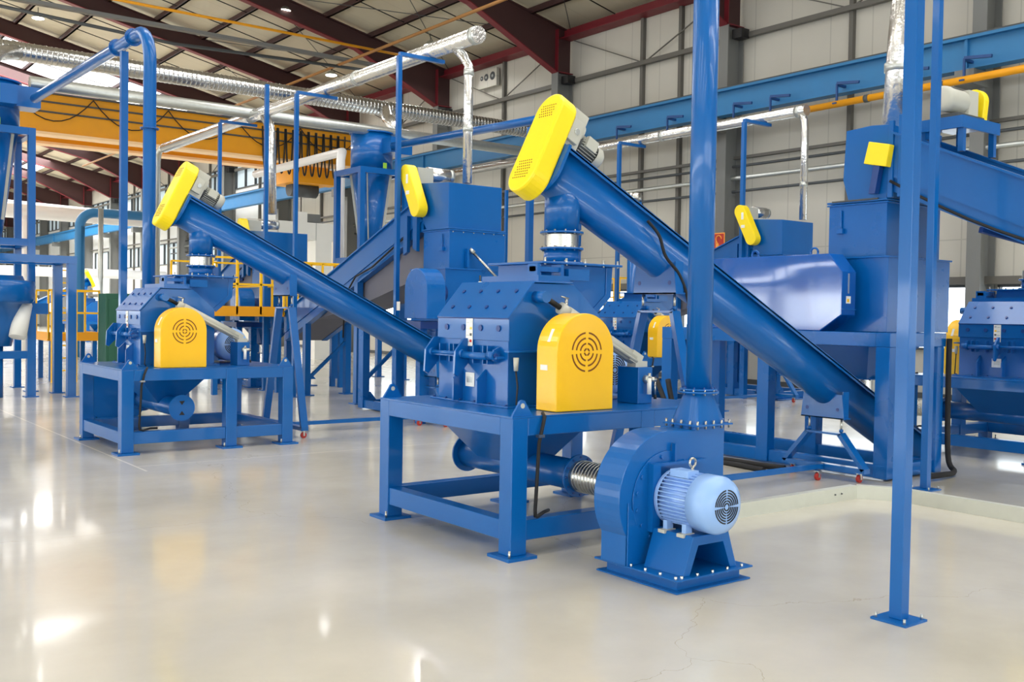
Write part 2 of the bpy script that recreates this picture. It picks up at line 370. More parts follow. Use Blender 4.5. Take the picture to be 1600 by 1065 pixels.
# wall girts, sheeting posts, braces and pipework fixed along the wall
k += 1; m = MB()
m.box((20.28, -20, 8.8), (20.4, 125, 8.92), 'girt_grey').box((20.3, -20, 2.46), (20.5, 125, 2.62), 'girt_grey').box((20.32, -20, 5.75), (20.42, 125, 5.82), 'girt_grey')
for a, b in zip(COLS[:-1], COLS[1:]):
    if a > 70: continue
    for t in ((0.3, 0.52) if 15 < a < 20 else (0.5,)):
        y = a + (b - a) * t; m.box((20.38, y - 0.055, 2.6), (20.5, y + 0.055, 10.2), 'girt_grey')
    m.beam((20.35, b - 0.3, 10.1), (20.35, (a + b) / 2, 8.86), 0.03, 0.03, 'girt_grey')
    m.beam((20.35, a + 0.3, 10.1), (20.35, (a + b) / 2, 8.86), 0.03, 0.03, 'girt_grey')
    m.box((20.0, b - 0.45, 8.75), (20.3, b - 0.15, 8.98), 'black')
struct(m, 'trim_%d' % k)

# ------------------------------------------------------------ crane rail beam and bridge crane
b_ = MB(); b_.box((19.42, -20, 6.70), (19.45, 125, 7.32), 'beam_blue').box((19.3, -20, 7.28), (19.6, 125, 7.34), 'beam_blue').box((19.3, -20, 6.68), (19.6, 125, 6.70), 'beam_blue')
b_.box((19.4, -20, 7.34), (19.48, 125, 7.40), 'dark_grey')
for y in COLS:
    b_.box((19.34, y - 0.03, 6.70), (19.42, y + 0.03, 7.28), 'beam_blue'); b_.box((19.3, y - 0.2, 6.38), (19.85, y + 0.2, 6.68), 'column_grey')
o = tag(b_.build('crane_rail'), 'long light blue crane rail beam running along the right wall columns', 'crane beam')
BR = [(22.3, 'leftmost, by the central chain guard'), (20.4, 'second from the central gear motor'), (18.5, 'left of the thick vertical pipe'), (16.3, 'right of the thick vertical pipe'), (15.2, 'above the silver duct end'), (13.4, 'at the gas pipe start'), (11.8, 'beside the foil drop duct'), (10.5, 'nearest the right edge')]
for y, nm in BR:
    a = MB(); a.box((19.1, y - 0.02, 6.42), (19.14, y + 0.02, 6.85), 'bracket_blue').beam((19.12, y, 6.86), (19.12, y - 0.55, 6.80), 0.05, 0.06, 'bracket_blue').box((19.14, y - 0.03, 6.80), (19.42, y + 0.03, 6.85), 'bracket_blue').box((19.02, y - 0.05, 6.40), (19.22, y + 0.05, 6.43), 'bracket_blue')
    tag(a.build('pipe_bracket'), 'dark blue bracket under the light blue crane beam, ' + nm, 'bracket', 'brackets under the crane beam')
g = MB(); g.tube([(19.120, 14.224, 6.398), (19.120, 9.330, 6.441), (19.12, -2, 6.5)], 0.075, 'crane_yellow')
for y in (12.6, 10.9): g.cyl((19.12, y, 6.41), (19.12, y + 0.1, 6.41), 0.085, 'dark_grey', 16)
tag(g.build('gas_pipe'), 'amber yellow gas pipe running along the right wall below the blue crane beam', 'pipe')

cr = thing('bridge_crane', 'amber yellow bridge crane girder spanning the hall at the far left', 'crane', (11, 35.3, 7.2))
for dy, nm in ((-1.0, 'front'), (1.0, 'rear')):
    g = MB(); g.box((-30, dy - 0.2, -0.1), (7.4, dy + 0.2, 1.15), 'crane_yellow').box((-30, dy - 0.3, -0.14), (7.4, dy + 0.3, -0.06), 'crane_flange').box((-30, dy - 0.28, 1.13), (7.4, dy + 0.28, 1.18), 'dark_grey')
    if dy < 0:
        g.box((-30, dy - 0.24, 0.86), (7.4, dy - 0.2, 0.91), 'dark_grey').box((-30, dy - 0.24, 0.55), (7.4, dy - 0.2, 0.6), 'dark_grey')
        for i in range(14):
            x = -26 + i * 2.4
            g.tube([(x + t * 2.4, dy - 0.27, 1.1 - 0.8 * (1 - (2 * t - 1) ** 2)) for t in [j / 10 for j in range(11)]], 0.018, 'black', 6)
    g.build('girder', cr)
g = MB(); g.box((7.4, -1.6, 0.22), (8.6, 1.6, 0.7), 'crane_yellow'); g.build('end_carriage', cr)
g = MB(); g.box((5.2, -0.6, -0.75), (6.9, 1.2, -0.2), 'crane_yellow').cyl((5.5, 0.3, -0.9), (6.6, 0.3, -0.9), 0.3, 'dark_grey').box((6.95, -0.3, -0.7), (7.3, 0.5, -0.3), 'crane_yellow'); h = g.build('hoist', cr)
g = MB(); g.cyl((6.0, 0.3, -1.2), (6.0, 0.3, -2.2), 0.02, 'black', 6).box((5.85, 0.2, -2.6), (6.15, 0.4, -2.2), 'caster_red'); g.build('hook_block', h)
for i in range(11):
    g = MB(); x = 3.7 + i * 0.3
    g.tube([(x + 0.26 * t, -1.36, 1.0 - 1.6 * max(0.0, math.sin(PI * t)) ** 0.5) for t in [j / 12 for j in range(13)]], 0.03, 'black', 6)
    fo = g.build('festoon_cable'); fo.location = (11, 35.3, 7.2)
    tag(fo, 'black festoon cable loop bunched under the yellow crane girder', 'cable', 'festoon cable loops')
g = MB(); g.tube([(15.3, 16, 9.6), (15.3, 60, 9.6)], 0.045, 'rust_brown', 10); tag(g.build('sprinkler_pipe'), 'thin brown pipe running lengthwise just under the roof purlins', 'pipe')
g = MB(); g.tube([(2, 27.7, 9.8), (17.2, 27.7, 9.8)], 0.04, 'crane_yellow', 10); tag(g.build('roof_pipe'), 'thin yellow pipe crossing the hall just below the roof at upper left', 'pipe')
g = MB(); g.box((4, 29.3, 9.75), (16.6, 29.5, 9.85), 'column_grey'); g.tube([(4, 29.4, 9.6), (10, 29.4, 9.35), (16.6, 29.4, 9.6)], 0.05, 'dark_grey', 8); tag(g.build('cable_tray'), 'grey cable tray with sagging cables crossing below the roof', 'cable tray')
lamps = [(8.9, 41.2), (13.9, 38.1), (14.05, 30.8), (17.8, 34.8), (18.2, 28.5), (9.3, 33.5)]
names = ['hanging over the far end of the crane', 'above the tall elbow pipe', 'nearest the top edge of the picture', 'right of the folded cables', 'beside the end of the silver duct', 'farthest left in the near bay']
for (x, y), nm in zip(lamps, names):
    z = roofz(x) - 0.35
    t = thing('high_bay_lamp', 'round white high bay lamp under the roof, ' + nm, 'lamp', (x, y, z), 'round high bay lamps')
    m = MB(); m.lathe((0, 0, 0.14), (0, 0, -1), [(0, 0.02), (0.0, 0.1), (0.1, 0.2), (0.14, 0.22)], 'galv', 20).cyl((0, 0, 0.14), (0, 0, 0.4), 0.012, 'dark_grey', 6); m.build('housing', t)
    m = MB(); m.cyl((0, 0, 0.0), (0, 0, -0.02), 0.2, 'lamp_glow', 20); m.build('diffuser', t)
    l = bpy.data.lights.new('lamp_light', 'SPOT'); l.energy = 260; l.spot_size = R(150); l.shadow_soft_size = 0.2
    lo_ = bpy.data.objects.new('lamp_light', l); C.collection.objects.link(lo_); lo_.location = (x, y, z - 0.05)

# ------------------------------------------------------------ shared machine parts
def grill(m, c, r, axis_y, mt, rings=4, wdt=0.012, gap=14):
    """four broken ring slots on a plate facing -Y at (x, y, z)"""
    x, y, z = c
    for i in range(rings):
        rr = r * (i + 0.6) / (rings - 0.4); t = wdt
        for q in range(4):
            a0 = q * 90 + gap * (1.1 - 0.15 * i) / 2 + 2; a1 = (q + 1) * 90 - gap * (1.1 - 0.15 * i) / 2 - 2; n = 7
            vo = [(x + (rr + t / 2) * math.cos(R(a0 + (a1 - a0) * j / n)), z + (rr + t / 2) * math.sin(R(a0 + (a1 - a0) * j / n))) for j in range(n + 1)]
            vi = [(x + (rr - t / 2) * math.cos(R(a0 + (a1 - a0) * j / n)), z + (rr - t / 2) * math.sin(R(a0 + (a1 - a0) * j / n))) for j in range(n + 1)]
            m.prism(vo + vi[::-1], 'y', y - 0.0015, y + 0.004, mt)
def flange_ring(m, p, axis, r, mt, t=0.016, nb=12, bm='steel', br=0.008):
    p = Vector(p); d = Vector(axis).normalized(); m.cyl(p - d * t / 2, p + d * t / 2, r, mt, 32)
    a = d.orthogonal().normalized(); b = d.cross(a)
    for i in range(nb):
        q = 2 * PI * (i + 0.5) / nb; c = p + (a * math.cos(q) + b * math.sin(q)) * (r - 0.018); m.cyl(c - d * (t / 2 + 0.012), c + d * (t / 2 + 0.012), br, bm, 6)
def motor(parent, T, r, L, col, feet=True, eye=True, name='motor'):
    """finned motor: local frame along +X from the coupling face (0) to the fan cowl (L), standing on -Z"""
    m = MB(T); m.cyl((0, 0, 0), (L * 0.62, 0, 0), r * 0.86, col, 32)
    n = 40
    for i in range(n):
        a = 2 * PI * i / n
        if abs(math.sin(a) + 1) < 0.12: continue
        c, s_ = math.cos(a), math.sin(a); m.beam((0.02, c * r * 0.9, s_ * r * 0.9), (L * 0.6, c * r * 0.9, s_ * r * 0.9), 0.006, r * 0.16, col, (0, c, s_))
    m.lathe((0, 0, 0), (-1, 0, 0), [(-0.03, r * 0.98), (0.0, r * 0.98), (0.02, r * 0.8), (0.05, r * 0.35), (0.05, 0)], col, 32)
    m.box((L * 0.14, -r * 0.55, r * 0.82), (L * 0.48, r * 0.0, r * 1.06), col)
    if feet:
        for x in (L * 0.1, L * 0.46):
            for y in (-1, 1): m.box((x, y * r * 0.45, -r * 1.12), (x + L * 0.13, y * r * 1.0, -r * 1.0), 'grey_paint'); m.box((x + 0.01, y * r * 0.5, -r * 1.0), (x + L * 0.1, y * r * 0.8, -r * 0.7), col)
    o = m.build(name, parent)
    m = MB(T); m.lathe((L * 0.6, 0, 0), (1, 0, 0), [(0, r * 0.93), (0, r * 1.0), (L * 0.26, r * 1.0), (L * 0.33, r * 0.93), (L * 0.4, r * 0.62), (L * 0.4, 0.0)], col, 40)
    x = L * 1.0 + 0.001
    for i in range(6):
        rr = r * (0.12 + 0.088 * i)
        for q in range(4):
            a0, a1 = q * 90 + 5, q * 90 + 85; nn = 6; pts = []
            for rad in (rr + r * 0.022, rr - r * 0.022):
                seq = [(rad * math.cos(R(a0 + (a1 - a0) * j / nn)), rad * math.sin(R(a0 + (a1 - a0) * j / nn))) for j in range(nn + 1)]
                pts += seq if rad > rr else seq[::-1]
            m.prism(pts, 'x', x - 0.004, x + 0.002, 'black')
    m.build('fan_cowl', o)
    if eye:
        m = MB(T); m.tube([(L * 0.36 + 0.0, 0.028 * math.cos(a) , r * 1.06 + 0.045 + 0.028 * math.sin(a)) for a in [2 * PI * i / 14 for i in range(15)]], 0.008, 'steel', 8).cyl((L * 0.36, 0, r * 0.9), (L * 0.36, 0, r * 1.06 + 0.02), 0.011, 'steel', 8); m.build('eye_bolt', o)
    return o
def AX(origin, xdir, zdir=(0, 0, 1)):
    x = Vector(xdir).normalized(); z = Vector(zdir); z = (z - x * z.dot(x)).normalized(); y = z.cross(x)
    return Matrix(((x.x, y.x, z.x, origin[0]), (x.y, y.y, z.y, origin[1]), (x.z, y.z, z.z, origin[2]), (0, 0, 0, 1)))

# ------------------------------------------------------------ granulator on its platform
def granulator(X0, Y0, label, mirror=False, flip_pipe=False, gs=0.0, rotz=0, name='granulator'):
    t = thing(name, label, 'granulator', (X0, Y0, 0), 'granulators on blue platforms', rotz)
    T = Matrix(((1, 0, 0, 0), (0, -1, 0, 1.8), (0, 0, 1, 0), (0, 0, 0, 1))) if mirror else None
    N = lambda: MB(T)
    B = 'blue'
    m = N(); w_ = 0.14; ux = (0, 0.98 + 0.26, 1.98); vy = (0, 1.66)
    for v in vy:
        for a, b in ((w_, 1.24), (1.24 + w_, 1.98)): m.box((a, v + 0.001, 0.85), (b, v + w_ - 0.001, 0.978), B); m.box((a, v + 0.012, 0.12), (b, v + w_ - 0.012, 0.26), B)
    for u in ux: m.box((u + 0.001, w_, 0.85), (u + w_ - 0.001, 1.66, 0.978), B)
    for u in (0, 1.98): m.box((u + 0.012, w_, 0.12), (u + w_ - 0.012, 1.66, 0.26), B)
    m.build('platform_frame', t, 0.006)
    for u in ux:
        for v in vy:
            l = N(); l.box((u, v, 0.022), (u + w_, v + w_, 0.978), B); o = l.build('leg', t, 0.006)
            f = N(); f.box((u - 0.055, v - 0.055, 0.0), (u + w_ + 0.055, v + w_ + 0.055, 0.022), B)
            for a, b in ((-0.03, -0.03), (w_ + 0.03, w_ + 0.03)): f.cyl((u + a, v + b, 0.02), (u + a, v + b, 0.075), 0.009, 'steel', 8)
            f.build('foot_plate', o)
    m = N(); m.box((0.0, 0.0, 0.978), (2.12, 1.8, 0.99), B); m.build('deck_plate', t)
    for u in (0.01, 1.93):
        for v in (0.015, 1.765):
            l = N(); pts = [(u, 0.99), (u + 0.18, 0.99)] + arc((u + 0.09, 1.07), 0.032, 10, 170, 6, lambda a, b: (a, b))
            l.prism(pts, 'y', v, v + 0.02, B); l.cyl((u + 0.09, v - 0.002, 1.062), (u + 0.09, v + 0.022, 1.062), 0.018, 'grey_paint', 14); l.build('lifting_lug', t)
    # cutting chamber
    m = N(); m.prism([(0.38, 0.992), (0.38, 1.66), (0.62, 1.935), (1.02, 1.935), (1.30, 1.7), (1.30, 0.992)], 'y', 0.56, 1.5, B)
    m.box((0.335, 0.5, 0.99), (1.35, 1.56, 1.006), B)
    for v in [0.54, 0.75, 0.95, 1.15, 1.35, 1.52]: m.bolt((0.352, v, 1.006), (0, 0, 1), 0.012, 0.012, 'blue_dark')
    for u in [0.5, 0.7, 0.9, 1.1, 1.28]: m.bolt((u, 0.525, 1.006), (0, 0, 1), 0.012, 0.012, 'blue_dark')
    m.box((0.34, 0.5, 1.405), (1.2, 0.56, 1.42), B)
    m.box((0.365, 0.545, 1.655), (0.372, 1.515, 1.665), 'blue_dark')
    m.prism([(0.372, 1.66), (0.615, 1.94), (1.0, 1.94), (1.0, 1.952), (0.607, 1.952), (0.358, 1.665)], 'y', 0.545, 1.515, B)
    m.box((0.372, 0.545, 1.49), (0.382, 1.515, 1.66), B)
    hs = m.build('housing', t, 0.004)
    dn = Vector((-0.28, 0, 0.243)).normalized()
    for fr in (0.28, 0.72):
        for j in range(4):
            p = Vector((0.358 + (0.607 - 0.358) * fr, 0.67 + j * 0.235, 1.665 + (1.952 - 1.665) * fr)); m = N(); m.cyl(p, p + dn * 0.012, 0.017, 'blue_dark', 6); m.build('cover_bolt', hs)
    for j in range(4): m = N(); m.cyl((0.373, 0.67 + j * 0.235, 1.585), (0.362, 0.67 + j * 0.235, 1.585), 0.024, 'blue_dark', 12); m.build('cover_bolt', hs)
    for v in (0.83, 1.15):
        m = N(); m.prism([(0.385, 1.006), (0.29, 1.006), (0.29, 1.18), (0.385, 1.27)], 'y', v, v + 0.02, B); m.build('stiffening_rib', hs)
    for v in (0.66, 1.07, 1.5):
        m = N(); m.prism(([(0.39, 1.5), (0.33, 1.5), (0.25, 1.4), (0.24, 1.22), (0.275, 1.2), (0.39, 1.32)] if v > 0.7 else [(0.39, 1.45), (0.32, 1.42), (0.32, 1.34), (0.39, 1.32)]), 'y', v, v + 0.022, B)
        m.cyl((0.31, v - 0.03, 1.38), (0.31, v + 0.05, 1.38), 0.034, B, 20).cyl((0.31, v - 0.045, 1.38), (0.31, v - 0.03, 1.38), 0.02, 'blue_dark', 6); m.build('hinge_bracket', t)
    m = N(); m.cyl((0.3, 1.12, 1.38), (0.3, 1.5, 1.38), 0.016, B, 12).cyl((0.31, 0.72, 1.37), (0.31, 1.06, 1.37), 0.028, B, 14).box((0.3, 0.6, 1.355), (0.38, 1.5, 1.375), B)
    for v in (0.74, 0.8, 0.93, 1.2, 1.26, 1.4): m.box((0.32, v, 1.31), (0.38, v + 0.012, 1.45), B)
    m.build('hinge_bar', t)
    m = N(); m.box((0.366, 1.01, 1.44), (0.371, 1.1, 1.66), 'white')
    for z in (1.47, 1.52, 1.57, 1.62): m.box((0.364, 1.02, z), (0.367, 1.045, z + 0.02), ['red', 'dark_grey', 'yellow', 'galv'][int((z - 1.46) / 0.05) % 4]); m.box((0.364, 1.055, z), (0.367, 1.09, z + 0.008), 'galv')
    m.build('warning_sticker', hs, label='tall white sticker with small warning symbols')
    m = N(); m.box((0.376, 0.99, 1.12), (0.379, 1.11, 1.23), 'white').box((0.374, 1.02, 1.15), (0.377, 1.09, 1.2), 'galv'); m.build('name_plate', hs, label='small square white plate')
    # hinge blocks on top and rear feed hopper
    m = N(); m.box((0.66, 0.56, 1.952), (0.98, 1.3, 2.0), B)
    for u in (0.68, 0.92): m.box((u, 0.6, 1.96), (u + 0.03, 0.72, 2.09), B)
    m.box((0.68, 0.62, 2.03), (0.94, 0.7, 2.07), B).box((1.0, 0.6, 1.97), (1.22, 0.66, 2.06), B); m.build('hinge_block', t)
    m = N(); m.prism([(0.86, 2.1), (1.6, 2.1), (1.585, 1.87), (1.37, 1.7), (0.95, 1.7), (0.86, 1.9)], 'y', 0.78, 1.35, B)
    m.box((0.8, 0.68, 2.1), (1.66, 1.42, 2.118), B).prism([(1.56, 2.1), (1.63, 2.1), (1.615, 1.85), (1.4, 1.66), (1.36, 1.7), (1.555, 1.87)], 'y', 0.77, 0.785, B)
    for u in (0.84, 1.06, 1.26, 1.46, 1.62): m.cyl((u, 0.7, 2.09), (u, 0.7, 2.15), 0.01, 'steel', 6)
    m.box((1.34, 1.1, 2.118), (1.56, 1.3, 2.25), B); m.build('feed_hopper', t, 0.004)
    m = N(); m.cyl((1.3, 1.05, 2.118), (1.3, 1.05, 2.25), 0.15, B, 32); flange_ring(m, (1.3, 1.05, 2.13), (0, 0, 1), 0.19, B); flange_ring(m, (1.3, 1.05, 2.25), (0, 0, 1), 0.185, B); sp = m.build('inlet_spout', t)
    m = N(); m.lathe((1.3, 1.05, 2.255), (0, 0, 1), [(0.118 * i / 22, 0.148 if i % 2 else 0.134) for i in range(23)], 'steel', 32); m.build('bellows', sp, label='ribbed stainless steel bellows')
    # yellow belt guard, arched top
    m = N(); pr = [(0.47, 0.992), (1.03, 0.992)] + arc((0.75, 1.43), 0.28, 0, 180, 24, lambda a, b: (a, b))
    m.prism(pr, 'y', 0.1 + gs, 0.33 + gs, 'yellow'); gd = m.build('belt_guard', t, 0.008, label='yellow arched belt guard')
    m = N(); grill(m, (0.76, 0.1 + gs, 1.425), 0.142, True, 'slot_brown'); m.build('vent_grille', gd)
    m = N(); m.box((0.466, 0.2 + gs, 1.29), (0.4695, 0.28 + gs, 1.33), 'white'); a = Vector((0.75, 0, 1.43)); 
    for q in (150, 158): pass
    p0 = a + Vector((math.cos(R(166)), 0, math.sin(R(166)))) * 0.283; p1 = a + Vector((math.cos(R(145)), 0, math.sin(R(145)))) * 0.283
    m.build('guard_sticker', gd); m = N(); m.beam(p0 + Vector((0, 0.2 + gs, 0)), p1 + Vector((0, 0.2 + gs, 0)), 0.03, 0.004, 'white', (-0.8, 0, 0.5)); m.build('guard_sticker', gd, label='white sticker')
    # valve box with fittings and the pneumatic cylinder
    m = N(); m.box((1.51, 0.32, 0.992), (1.67, 0.56, 1.285), B); vb = m.build('valve_box', t, 0.004)
    m = N(); m.cyl((1.59, 0.32, 1.19), (1.59, 0.27, 1.19), 0.032, 'galv', 16).cyl((1.59, 0.275, 1.2), (1.59, 0.275, 1.07), 0.018, 'white', 12).cyl((1.59, 0.275, 1.2), (1.59, 0.275, 1.24), 0.014, 'steel', 10)
    m.cyl((1.6, 0.275, 1.19), (1.66, 0.275, 1.19), 0.02, 'steel', 12).cyl((1.655, 0.275, 1.18), (1.66, 0.275, 1.05), 0.008, 'steel', 8).cyl((1.66, 0.275, 1.06), (1.66, 0.275, 1.03), 0.012, 'black', 8); m.build('air_regulator', vb, label='silver air regulator with a small handle')
    m = N(); a = Vector((0.64, 0.46, 1.83)); b = Vector((1.6, 0.42, 1.33)); d = (b - a).normalized()
    m.cyl(a, a + d * 0.18, 0.022, 'black', 14).cyl(a + Vector((0, 0.1, 0)), a - Vector((0, 0.03, 0)), 0.045, B, 18).cyl(a + d * 0.17, a + d * 0.27, 0.048, 'grey_paint', 16).cyl(a + d * 0.25, b - d * 0.06, 0.052, 'grey_paint', 20)
    for o_ in (-0.028, 0.028): m.cyl(a + d * 0.25 + Vector((0, o_ - 0.02, o_)), b - d * 0.06 + Vector((0, o_ - 0.02, o_)), 0.014, 'grey_paint', 8)
    m.beam(b - d * 0.12, b - d * 0.0, 0.1, 0.09, 'grey_paint', (0, 0, 1)).box((1.53, 0.37, 1.285), (1.66, 0.47, 1.33), 'grey_paint')
    m.cyl(a + d * 0.24 + Vector((0, 0, 0.03)), a + d * 0.24 + Vector((0, 0, 0.1)), 0.014, 'steel', 8).cyl(a + d * 0.2 + Vector((0.06, 0, 0.085)), a + d * 0.2 + Vector((-0.02, 0, 0.1)), 0.006, 'steel', 6); m.build('pneumatic_cylinder', t, label='pale grey pneumatic cylinder with a black rod')
    m = N(); m.cyl((0.41, 0.5, 1.37), (0.41, 0.5, 1.27), 0.022, 'grey_paint', 12, 0.016).tube([(0.41, 0.5, 1.27), (0.42, 0.49, 1.15), (0.41, 0.49, 1.02), (0.43, 0.48, 0.995)], 0.007, 'black', 8); m.build('limit_switch', t)
    m = N(); pth = [(0.3, 0.04, 1.0), (0.27, -0.02, 0.98), (0.245, -0.035, 0.93), (0.215, -0.03, 0.8), (0.2, -0.03, 0.5), (0.19, -0.03, 0.34), (0.2, -0.02, 0.29), (0.25, 0.02, 0.275), (0.34, 0.06, 0.29), (0.45, 0.14, 0.28)]
    m.tube(pth, 0.013, 'rubber', 10)
    m.box((0.2, -0.05, 0.84), (0.25, -0.01, 0.86), 'steel'); m.build('flexible_conduit', t, label='black ribbed conduit clipped to the corner leg')
    motor(t, (T or Matrix()) @ AX((1.62, 1.33, 1.24), (0, -1, 0)), 0.215, 0.62, 'motor_blue', True, False)
    m = N(); m.box((1.4, 0.72, 0.992), (1.84, 1.4, 1.0), 'blue_dark'); m.build('motor_base', t)
    # discharge funnel and suction pipe under the platform
    m = N(); z1, z0 = 0.85, 0.5
    top = [(0.36, 0.52), (1.2, 0.52), (1.2, 1.5), (0.36, 1.5)]; bot = [(0.66, 0.7), (0.86, 0.7), (0.86, 1.3), (0.66, 1.3)]
    m.add([(a, b, z1) for a, b in top] + [(a, b, z0) for a, b in bot], [(0, 1, 5, 4), (1, 2, 6, 5), (2, 3, 7, 6), (3, 0, 4, 7), (4, 5, 6, 7), (3, 2, 1, 0)], B); m.box((0.34, 0.5, 0.85), (1.22, 1.52, 0.86), B); m.build('discharge_funnel', t)
    fv = (lambda v: 1.8 - v) if flip_pipe else (lambda v: v)
    m = N(); m.cyl((0.76, fv(1.6), 0.5), (0.76, fv(0.16), 0.5), 0.115, B, 32, caps=True)
    m.cyl((0.76, fv(1.6), 0.5), (0.76, fv(1.62), 0.5), 0.158, B, 32); flange_ring(m, (0.76, fv(0.16), 0.5), (0, 1, 0), 0.158, B, 0.02, 12, 'blue_dark')
    if flip_pipe:
        for s_ in (1, -1): m.prism([(0.76 - 0.035, 0.5 + s_ * 0.085), (0.76 + 0.035, 0.5 + s_ * 0.085), (0.76, 0.5 + s_ * 0.035)], 'y', fv(1.622), fv(1.6215) - 0.0, 'black')
    sp = m.build('suction_pipe', t)
    m = N(); m.cyl((0.76, fv(0.15), 0.5), (0.76, fv(-0.52), 0.5), 0.118, 'steel', 32, caps=False)
    for i in range(18): v = 0.12 - i * 0.034; m.cyl((0.76, fv(v), 0.5), (0.76, fv(v - 0.008), 0.5), 0.1205, 'galv', 32)
    m.build('steel_hose', sp, label='brushed steel flexible pipe')
    return t

# ------------------------------------------------------------ centrifugal fan
def fan(X0, Y0, label, mirror=False, detail=True):
    """base centre at (X0, Y0); motor to local -Y, scroll to local +Y"""
    t = thing('centrifugal_fan', label, 'fan', (X0, Y0, 0), 'blue centrifugal fans')
    T = Matrix(((1, 0, 0, 0), (0, -1, 0, 0), (0, 0, 1, 0), (0, 0, 0, 1))) if mirror else None
    N = lambda: MB(T); B = 'blue'
    m = N(); x0, x1, y0, y1 = -0.345, 0.345, -0.33, 0.40
    m.box((x0 + 0.05, y0 + 0.05, 0.008), (x1 - 0.05, y1 - 0.05, 0.078), B)
    m.box((x0, y0, 0.0), (x1, y1, 0.01), B).box((x0 - 0.01, y0 - 0.01, 0.078), (x1 + 0.01, y1 + 0.01, 0.09), B)
    for i in range(6): m.cyl((x0 + 0.02, y0 + 0.03 + i * 0.13, 0.07), (x0 + 0.02, y0 + 0.03 + i * 0.13, 0.105), 0.011, 'steel', 6)
    for i in range(5): m.cyl((x0 + 0.06 + i * 0.14, y0 + 0.018, 0.07), (x0 + 0.06 + i * 0.14, y0 + 0.018, 0.105), 0.011, 'steel', 6)
    m.build('base_frame', t, 0.003)
    # motor stand: splayed box with a tunnel opening
    cx = -0.01; m = N()
    def tr(hw0, hw1, z0, z1, th):  # frame section
        return [(cx - hw0, z0), (cx + hw0, z0), (cx + hw1, z1), (cx - hw1, z1)]
    out = tr(0.25, 0.165, 0.09, 0.33, 0); inn = tr(0.19, 0.115, 0.09, 0.27, 0)
    m.prism([out[0], out[3], out[2], out[1], inn[1], inn[2], inn[3], inn[0]], 'y', -0.3, 0.04, B); m.build('motor_stand', t, 0.003)
    motor(t, (T or Matrix()) @ AX((cx, 0.03, 0.52), (0, -1, 0)), 0.185, 0.45, 'motor_blue')
    # scroll
    cz = 0.50; m = N(); pts = []
    for i in range(45):
        a = 90 + i * (250 / 44); rr = 0.44 - 0.05 * i / 44
        pts.append((cx + rr * math.cos(R(a)), cz + rr * math.sin(R(a))))
    pts = [(0.56, 0.955), (0.26, 0.955), (0.26, 0.93)] + pts + [(0.56, 0.42)]
    m.prism(pts, 'y', 0.1, 0.34, B); m.box((-0.365, 0.105, 0.09), (-0.31, 0.335, 0.45), B).prism([(-0.36, 0.09), (0.3, 0.09), (0.3, 0.3), (-0.2, 0.3), (-0.36, 0.5)], 'y', 0.09, 0.099, B)
    sc = m.build('scroll_housing', t, 0.004)
    m = N(); m.cyl((cx, 0.1, cz), (cx, 0.088, cz), 0.31, B, 48)
    for i in range(16):
        a = 2 * PI * i / 16 + 0.2; m.cyl((cx + 0.28 * math.cos(a), 0.09, cz + 0.28 * math.sin(a)), (cx + 0.28 * math.cos(a), 0.074, cz + 0.28 * math.sin(a)), 0.014, B, 6)
    m.box((-0.19, 0.04, 0.3), (-0.12, 0.1, 0.74), B).box((-0.12, 0.05, 0.72), (0.33, 0.09, 0.74), B).box((0.03, 0.06, 0.74), (0.045, 0.09, 0.86), B)
    m.build('face_plate', sc)
    m = N(); m.box((0.24, 0.06, 0.955), (0.6, 0.38, 0.967), B)
    for i in range(5):
        for y in (0.075, 0.365): m.cyl((0.26 + i * 0.08, y, 0.935), (0.26 + i * 0.08, y, 0.99), 0.009, 'steel', 6)
    for y in (0.14, 0.22, 0.3):
        for x in (0.255, 0.585): m.cyl((x, y, 0.935), (x, y, 0.99), 0.009, 'steel', 6)
    # square-to-round transition
    n = 32; ca = (0.42, 0.22); top = []; bot = []
    for i in range(n):
        a = 2 * PI * i / n; c, s_ = math.cos(a), math.sin(a); k = 1 / max(abs(c) / 0.15, abs(s_) / 0.13)
        bot.append((ca[0] + c * k, ca[1] + s_ * k, 0.967)); top.append((ca[0] + c * 0.098, ca[1] + s_ * 0.098, 1.17))
    m.add(bot + top, [(i, (i + 1) % n, n + (i + 1) % n, n + i) for i in range(n)], B, True); flange_ring(m, (ca[0], ca[1], 1.178), (0, 0, 1), 0.14, B, 0.014, 10)
    m.build('outlet_transition', t)
    return t

